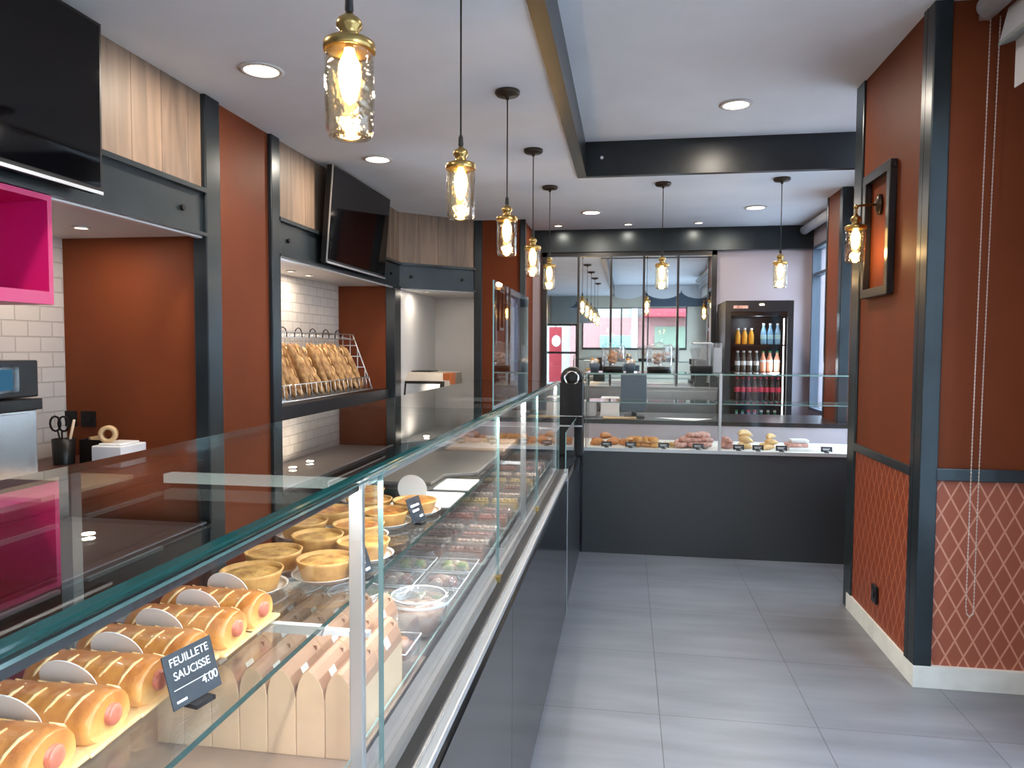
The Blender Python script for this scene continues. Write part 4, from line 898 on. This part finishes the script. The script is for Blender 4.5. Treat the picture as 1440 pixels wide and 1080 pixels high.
def croissant(m_='donut', s=1.0):
    m = MB(); n = 16; pts = []; rs = []
    for i in range(n+1):
        q = i/n*2-1; a = q*1.25; pts.append((0.055*s*sin(a), 0.04*s*(1-cos(a))*-1+0.02*s, 0.024*s*(1-q*q*.4))); rs.append(max(0.004, 0.024*s*(1-abs(q)**2.2)*(1+0.10*abs(sin(i*1.6)))))
    return m.tube(pts, rs, 10)
def donut(s=1.0):
    m = MB(); n = 20
    return m.tube([(0.03*s*cos(2*pi*i/n), 0.03*s*sin(2*pi*i/n), 0.019*s) for i in range(n)], 0.018*s, 10, closed=True)
def simple(mb, name, mt, label, cat, group=None):
    return tag(mb.build(name, mt), label, cat, group)
def pile(src, spots, label, group):
    for i, (x, y, z, rz) in enumerate(spots):
        o = src if i == 0 else src.copy()
        if i: COL.objects.link(o)
        o.location = (x, y, z); o.rotation_euler = (random.uniform(-.15, .15), random.uniform(-.15, .15), rz); o['label'] = label; o['group'] = group
ZD = 0.7525
pile(simple(croissant(), 'croissant', 'donut', '', 'croissant'), [(-0.20, 5.30, ZD, 0.2), (-0.09, 5.33, ZD, 0.5), (-0.20, 5.42, ZD, 2.8), (-0.07, 5.43, ZD, 1.0), (-0.14, 5.36, ZD+.042, 0.8), (0.0, 5.37, ZD, 2.2)], 'brown croissant in the pile at the left end of the pastry counter', 'croissants at the left end')
sp = [(0.04+0.055*(i % 4)+random.uniform(-.01, .01), 5.27+0.055*(i//4 % 3), ZD+0.034*(i//12), random.uniform(0, 3)) for i in range(20)]
pile(simple(croissant(s=.75), 'mini_pastry', 'puff', '', 'pastry'), sp, 'small orange-brown pastry heaped between the first two tags', 'small pastries heaped near the left end')
sp = [(0.24+0.045*(i % 3), 5.30+0.05*(i//3), ZD+.002, random.uniform(0, 3)) for i in range(6)]
pile(simple(MB().lathe([(0.0001, 0), (0.016, 0), (0.022, 0.022), (0.017, 0.028), (0.0001, 0.032)], 12, cap=False), 'lemon_tartlet', 'yellow', '', 'tartlet'), sp, 'small yellow tartlet left of the sugared doughnuts', 'yellow tartlets on the pastry counter')
sp = []
for k, (nn, z) in enumerate(((9, 0), (6, .034), (3, .068))):
    for i in range(nn): sp.append((0.40+0.03*k+(0.075-.012*k)*(i % 3)+random.uniform(-.014, .014), 5.29+0.07*(i//3)+.02*k+random.uniform(-.01, .01), ZD+z+random.uniform(0, .01), random.uniform(0, 3)))
pile(simple(donut(), 'doughnut', 'sugar', '', 'doughnut'), sp, 'sugared pink doughnut in the tallest heap left of the divider post', 'sugared doughnuts')
pile(simple(croissant(s=1.0), 'croissant', 'sugar', '', 'croissant'), [(0.70, 5.28, ZD, 0), (0.71, 5.36, ZD, 1), (0.72, 5.31, ZD+.04, 2)], 'pink-glazed croissant just right of the divider post', 'pink-glazed croissants')
pile(simple(croissant(s=1.05), 'croissant', 'puff_lt', '', 'croissant'), [(0.83, 5.30, ZD, .4), (0.85, 5.38, ZD, 1), (0.84, 5.33, ZD+.04, 2.4), (0.84, 5.36, ZD+.078, .5)], 'tan croissant in the tall narrow pile right of the pink-glazed ones', 'tan croissants')
pile(simple(croissant(s=.85), 'apple_turnover', 'puff_lt', '', 'pastry'), [(0.99, 5.28, ZD, .4), (1.03, 5.36, ZD, 1.3), (0.98, 5.37, ZD, 2.2), (1.01, 5.32, ZD+.036, 2.9), (1.02, 5.34, ZD+.07, .9)], 'pale turnover in the star-shaped heap before the wrapped packs', 'pale turnovers')
for i, (x, y, w, d, z, l) in enumerate(((1.19, 5.32, .15, .14, 0, 'lower'), (1.18, 5.33, .14, .12, .026, 'middle'), (1.20, 5.34, .12, .1, .052, 'upper'))):
    tag(MB().box(-w/2, w/2, -d/2, d/2, 0, 0.024).build('wrapped_pack', 'whitepl' if i != 1 else 'sugar', loc=(x, y, ZD+z), bevel=0.006), l+' wrapped flat pack on the pastry counter', 'pack')
for x, y, l in ((1.40, 5.36, 'front'), (1.42, 5.52, 'rear')): tag(MB().box(-.13, .13, -.07, .07, 0, .006).build('paper_sheet', 'paper', loc=(x, y, ZD), rz=0.2), l+' pale paper sheet at the right end of the pastry counter', 'paper')
for x, l in ((-0.135, 'on the left-hand croissants'), (0.035, 'before the heap of small pastries'), (0.265, 'before the yellow tartlets'), (0.50, 'before the sugared doughnuts'), (0.775, 'before the tan croissants'), (0.905, 'between the croissants and the turnovers'), (1.06, 'right of the turnovers'), (1.355, 'before the paper sheets at the right end')):
    price_tag((x, 5.215, ZD), -pi/2, 'small dark price tag '+l, 0.075, 0.036, 0.2)
# the return of the deck, seen through the long counter
pile(simple(MB().box(-.05, .05, -.06, .06, 0, .035), 'loaf_cake', 'crust', '', 'cake'), [(-1.16+.12*i, 5.28, ZD, 0.03) for i in range(4)], 'golden loaf cake on the left return of the pastry counter', 'loaf cakes on the return')
pile(simple(croissant(), 'croissant', 'donut', '', 'croissant'), [(-1.15+.1*(i % 8), 5.45+.1*(i//8), ZD+.0, random.uniform(0, 3)) for i in range(14)], 'brown croissant on the left return, seen through the long counter', 'croissants on the return')
pile(simple(donut(1.1), 'doughnut', 'donut', '', 'doughnut'), [(-0.66+.085*(i % 4), 5.27+.08*(i//4), ZD, random.uniform(0, 3)) for i in range(8)], 'plain brown doughnut on the left return near the payment station', 'plain doughnuts')

# ---------------------------------------------------------------- on and behind the back counter
def dispenser(x, label, fill, basecol, r=0.085, h=0.20, sq=False):
    t = thing('drinks_dispenser', label, 'drinks dispenser', (x, 5.45, 1.2855))
    MB().lathe([(0.0001, 0), (r*.9, 0), (r*.92, .035), (r*.8, .04), (0.0001, .04)], 24, cap=False).build('stand', basecol, parent=t)
    MB().lathe([(r*.95, .04), (r, .06), (r, h-.02), (r*.9, h-.005)], 28, cap=False).build('tank', 'plastic', parent=t)
    MB().lathe([(0.0001, h-.005), (r*.92, h-.005), (r*.92, h+.004), (r*.3, h+.012), (0.012, h+.02), (0.0001, h+.03)], 24, cap=False).build('lid', 'plastic' if fill != 'green' else 'alu', parent=t)
    m = MB(); rnd = random.Random(int(x*100)); 
    for k in range(14): a = rnd.uniform(0, 6.3); q = rnd.uniform(0, r*.7); m.ell((q*cos(a), q*sin(a), .055+rnd.uniform(0, h*.45)), (.018, .018, .016), 8, 5)
    m.build('contents', fill, parent=t)
    MB().tube([(0, -r, .06), (0, -r-.03, .06), (0, -r-.03, .04)], 0.007, 8).build('tap', 'chrome', parent=t)
dispenser(-0.10, 'clear dispenser of orange fruit at the left on the back counter top', 'tomato', 'blackmat')
dispenser(0.235, 'clear dispenser with brown sweets in the middle of the back counter top', 'cream', 'blackmat', 0.095)
t = thing('blender_jug', 'clear square jug on a dark base at the right on the back counter top', 'jug', (0.535, 5.45, 1.2855))
MB().box(-.075, .075, -.06, .06, 0, .05).build('base', 'blackmat', parent=t, bevel=.008)
MB().box(-.065, .065, -.055, .055, .05, .205).build('jug', 'plastic', parent=t)
MB().box(-.068, .068, -.058, .058, .205, .218).build('lid', 'alu', parent=t, bevel=.004)
t = thing('storage_canister', 'narrow grey clear canister beside the square jug', 'canister', (0.645, 5.45, 1.2855))
MB().box(-.03, .03, -.05, .05, 0, .215).build('canister', 'plastic', parent=t); MB().box(-.026, .026, -.046, .046, .003, .18).build('contents', 'blind', parent=t)
for x, s in ((-0.235, 'left'), (0.025, 'right')):
    t = thing('snack_basket', 'small basket of brown snacks '+s+' of the orange fruit dispenser', 'basket', (x, 5.42, 1.2855))
    MB().lathe([(0.0001, 0), (0.03, 0), (0.04, 0.06), (0.038, 0.06), (0.028, .004), (0.0001, .004)], 16, cap=False).build('basket', 'bluegr', parent=t)
    m = MB(); [m.ell((.018*cos(a), .018*sin(a), .075+.01*sin(3*a)), (.016, .016, .02), 7, 5, mi=int(a) % 2) for a in (0, 1.3, 2.6, 3.9, 5.2)]; m.build('snacks', ['crust', 'paper'], parent=t)
t = thing('till_screen', 'dark till screen seen from behind on the rear worktop', 'till', (0.065, 5.95, 0.901))
MB().box(-.08, .08, -.06, .1, 0, .015).box(-.02, .02, -.01, .02, .015, .1).build('stand', 'blackmat', parent=t)
MB().box(-.11, .095, -.02, .01, .05, .345).build('display', 'bluegr', parent=t, bevel=.004)
tag(MB().box(-.075, .075, -.06, .1, 0, .16).build('receipt_printer', 'whitepl', loc=(-0.13, 5.98, .90), bevel=.008), 'white receipt printer left of the dark till screen', 'printer')
tag(MB().box(-.07, .07, -.06, .08, 0, .13).build('label_scale', 'blind', loc=(-0.31, 6.0, .90), bevel=.008), 'pale grey machine left of the white receipt printer', 'machine')
tag(MB().box(-.13, .13, -.06, .06, 0, .012).build('serving_tray', 'tape', loc=(-0.05, 5.83, .9005), bevel=.003), 'tan tray lying in front of the till screen', 'tray')
tag(MB().prism([(-.22, .08), (.20, .07), (.05, -.10), (-.02, -.10)], 'z', 0, .002).build('paper_sheet', 'paper', loc=(0.47, 5.87, .9005)), 'white sheet of paper on the black rear worktop', 'paper')
t = thing('rear_cabinet', 'low stainless cabinet under the back mirror', 'cabinet', (0, 7.5, 0))
MB().box(-0.86, 0.86, -0.32, 0.08, 0, 1.07).build('body', 'inox', parent=t)
MB().box(-0.86, 0.87, -0.34, 0.08, 1.07, 1.09).build('worktop', 'inox', parent=t, bevel=.003)
for i in range(4): MB().box(-0.85+i*.43, -0.43+i*.43, -0.335, -0.32, .1, 1.05).build('door', 'inox', parent=t, bevel=.003)
t = thing('coffee_grinder', 'black and steel coffee grinder on the stainless rear cabinet', 'grinder', (0.72, 7.32, 1.09))
MB().box(-.07, .07, -.09, .09, 0, .04).box(-.05, .05, .0, .09, .04, .20).box(-.06, .06, -.09, .09, .20, .26).build('body', 'blackmat', parent=t, bevel=.006)
MB().lathe([(.03, .26), (.06, .36), (.06, .38), (0.0001, .38)], 16, cap=False).build('hopper', 'plastic', parent=t)

# ================================================================ DRINKS FRIDGE
FX0, FX1, FY0, FY1, FH = 0.892, 1.492, 6.95, 7.56, 1.90
t = thing('drinks_fridge', 'tall black drinks fridge with glass door full of bottles', 'fridge', (0, 0, 0))
m = MB().box(FX0, FX0+.03, FY0+.03, FY1, 0.05, FH).box(FX1-.03, FX1, FY0+.03, FY1, 0.05, FH).box(FX0+.03, FX1-.03, FY1-.04, FY1, 0.05, FH).box(FX0+.03, FX1-.03, FY0+.03, FY1-.04, FH-.14, FH).box(FX0+.03, FX1-.03, FY0+.03, FY1-.04, .05, .3)
m.build('cabinet', 'blackpaint', parent=t, bevel=.003)
d = MB().box(FX0, FX0+.05, FY0, FY0+.03, .12, FH).box(FX1-.05, FX1, FY0, FY0+.03, .12, FH).box(FX0+.05, FX1-.05, FY0, FY0+.03, FH-.10, FH).box(FX0+.05, FX1-.05, FY0, FY0+.03, .12, .2)
d = d.build('door_frame', 'blackpaint', parent=t)
MB().box(FX0+.05, FX1-.05, FY0+.01, FY0+.014, .2, FH-.10).build('door_pane', 'glass', parent=d)
MB().box(FX0+.07, FX0+.20, FY0-.003, FY0, FH-.072, FH-.045).build('header_badge', 'sugar', parent=t)
MB().box(FX0+.30, FX0+.34, FY0-.003, FY0, FH-.045, FH-.03).build('header_light', 'lit', parent=t)
MB().box(FX1-.075, FX1-.065, FY0+.06, FY0+.07, .35, FH-.16).build('led_strip', 'litw', parent=t)
lamp('fridge_lamp', 'POINT', (1.2, 7.03, 1.72), 1.2, (.75, .88, 1.0), t, size=.05)
lamp('fridge_lamp', 'POINT', (1.35, 7.02, 1.30), 1.6, (.75, .88, 1.0), t, size=.05)
SH = (1.50, 1.245, 0.956, 0.68)
for z in SH: MB().box(FX0+.03, FX1-.03, FY0+.05, FY1-.05, z-.012, z).build('shelf', 'blackmat', parent=t)
def bottle(name, prof, body, cap_m, label_m, zl, capz):
    t = thing(name, '', 'bottle', (0, 0, 0))
    MB().lathe(prof, 14, cap=False).build('bottle', body, parent=t)
    r = prof[2][0]
    if label_m: MB().lathe([(r*1.02, zl[0]), (r*1.03, zl[0]+.002), (r*1.03, zl[1]-.002), (r*1.02, zl[1])], 14, cap=False).build('label', label_m, parent=t)
    if cap_m: MB().lathe([(.0001, capz+.016), (.013, capz+.016), (.0135, capz), (.012, capz-.002)], 10, cap=False).build('cap', cap_m, parent=t)
    return t
M['juice'] = mat('orange_juice', (0.90, 0.42, 0.04), 0.25); M['water'] = mat('blue_water_bottle', (0.25, 0.50, 0.75), 0.15, spec=.8); M['cola'] = mat('cola', (0.035, 0.012, 0.01), 0.1, spec=.8)
M['redlab'] = mat('red_label', (0.75, 0.04, 0.10), 0.4); M['greyb'] = mat('dark_glass_bottle', (0.10, 0.11, 0.10), 0.1, spec=.8); M['peach'] = mat('peach_drink', (0.90, 0.40, 0.25), 0.3)
M['greenb'] = mat('green_bottle', (0.02, 0.25, 0.15), 0.12, spec=.8); M['cyan'] = mat('pale_cyan_can', (0.45, 0.75, 0.80), 0.3); M['purplecan'] = mat('violet_can', (0.35, 0.30, 0.45), 0.3)
M['greencap'] = mat('green_cap', (0.03, 0.35, 0.12), 0.4)
def P(r, h, nk=.012): return [(.0001, 0), (r*.9, 0), (r, .008), (r, h*.55), (r*.85, h*.66), (nk, h*.84), (nk, h)]
specs = [  # shelf, x positions, name, builder args, label, group
 (0, [1.045, 1.105, 1.165], ('juice_bottle', P(.025, .15), 'juice', 'whitepl', None, None, .135), 'orange juice bottle on the top fridge shelf', 'orange juice bottles'),
 (0, [1.275, 1.335, 1.400], ('water_bottle', P(.027, .19), 'water', 'whitepl', 'cyan', (.05, .09), .18), 'blue water bottle on the top fridge shelf', 'blue water bottles'),
 (1, [1.045, 1.100, 1.155, 1.215], ('dark_bottle', P(.024, .19), 'greyb', 'whitepl', 'chalk', (.06, .10), .18), 'white-capped dark bottle on the second fridge shelf', 'white-capped dark bottles'),
 (1, [1.275, 1.335, 1.400], ('peach_bottle', P(.027, .19), 'peach', 'greencap', 'chalk', (.09, .11), .18), 'green-capped peach drink bottle on the second fridge shelf', 'green-capped peach bottles'),
 (2, [1.045, 1.098, 1.151, 1.204, 1.257, 1.310, 1.363, 1.416], ('cola_bottle', P(.025, .235), 'cola', 'redlab', 'redlab', (.10, .145), .225), 'cola bottle with a red label on the third fridge shelf', 'cola bottles'),
 (3, [1.045, 1.10], ('cyan_bottle', P(.026, .20), 'cyan', 'greencap', None, None, .19), 'pale cyan bottle on the lowest visible fridge shelf', 'pale cyan bottles'),
 (3, [1.155, 1.21], ('violet_bottle', P(.026, .20), 'purplecan', 'redlab', 'chalk', (.05, .08), .19), 'violet bottle on the lowest visible fridge shelf', 'violet bottles'),
 (3, [1.27, 1.33, 1.39], ('green_bottle', P(.026, .20), 'greenb', 'whitepl', 'cyan', (.05, .09), .19), 'green bottle on the lowest visible fridge shelf', 'green bottles')]
for sh, xs, args, l, g in specs:
    b0 = bottle(*args)
    for i, x in enumerate(xs):
        loc = (x-.02, 7.08, SH[sh]+.0005)
        o = b0 if i == 0 else dup(b0, loc, 0.0)
        o.location = loc; o['label'] = l; o['group'] = g
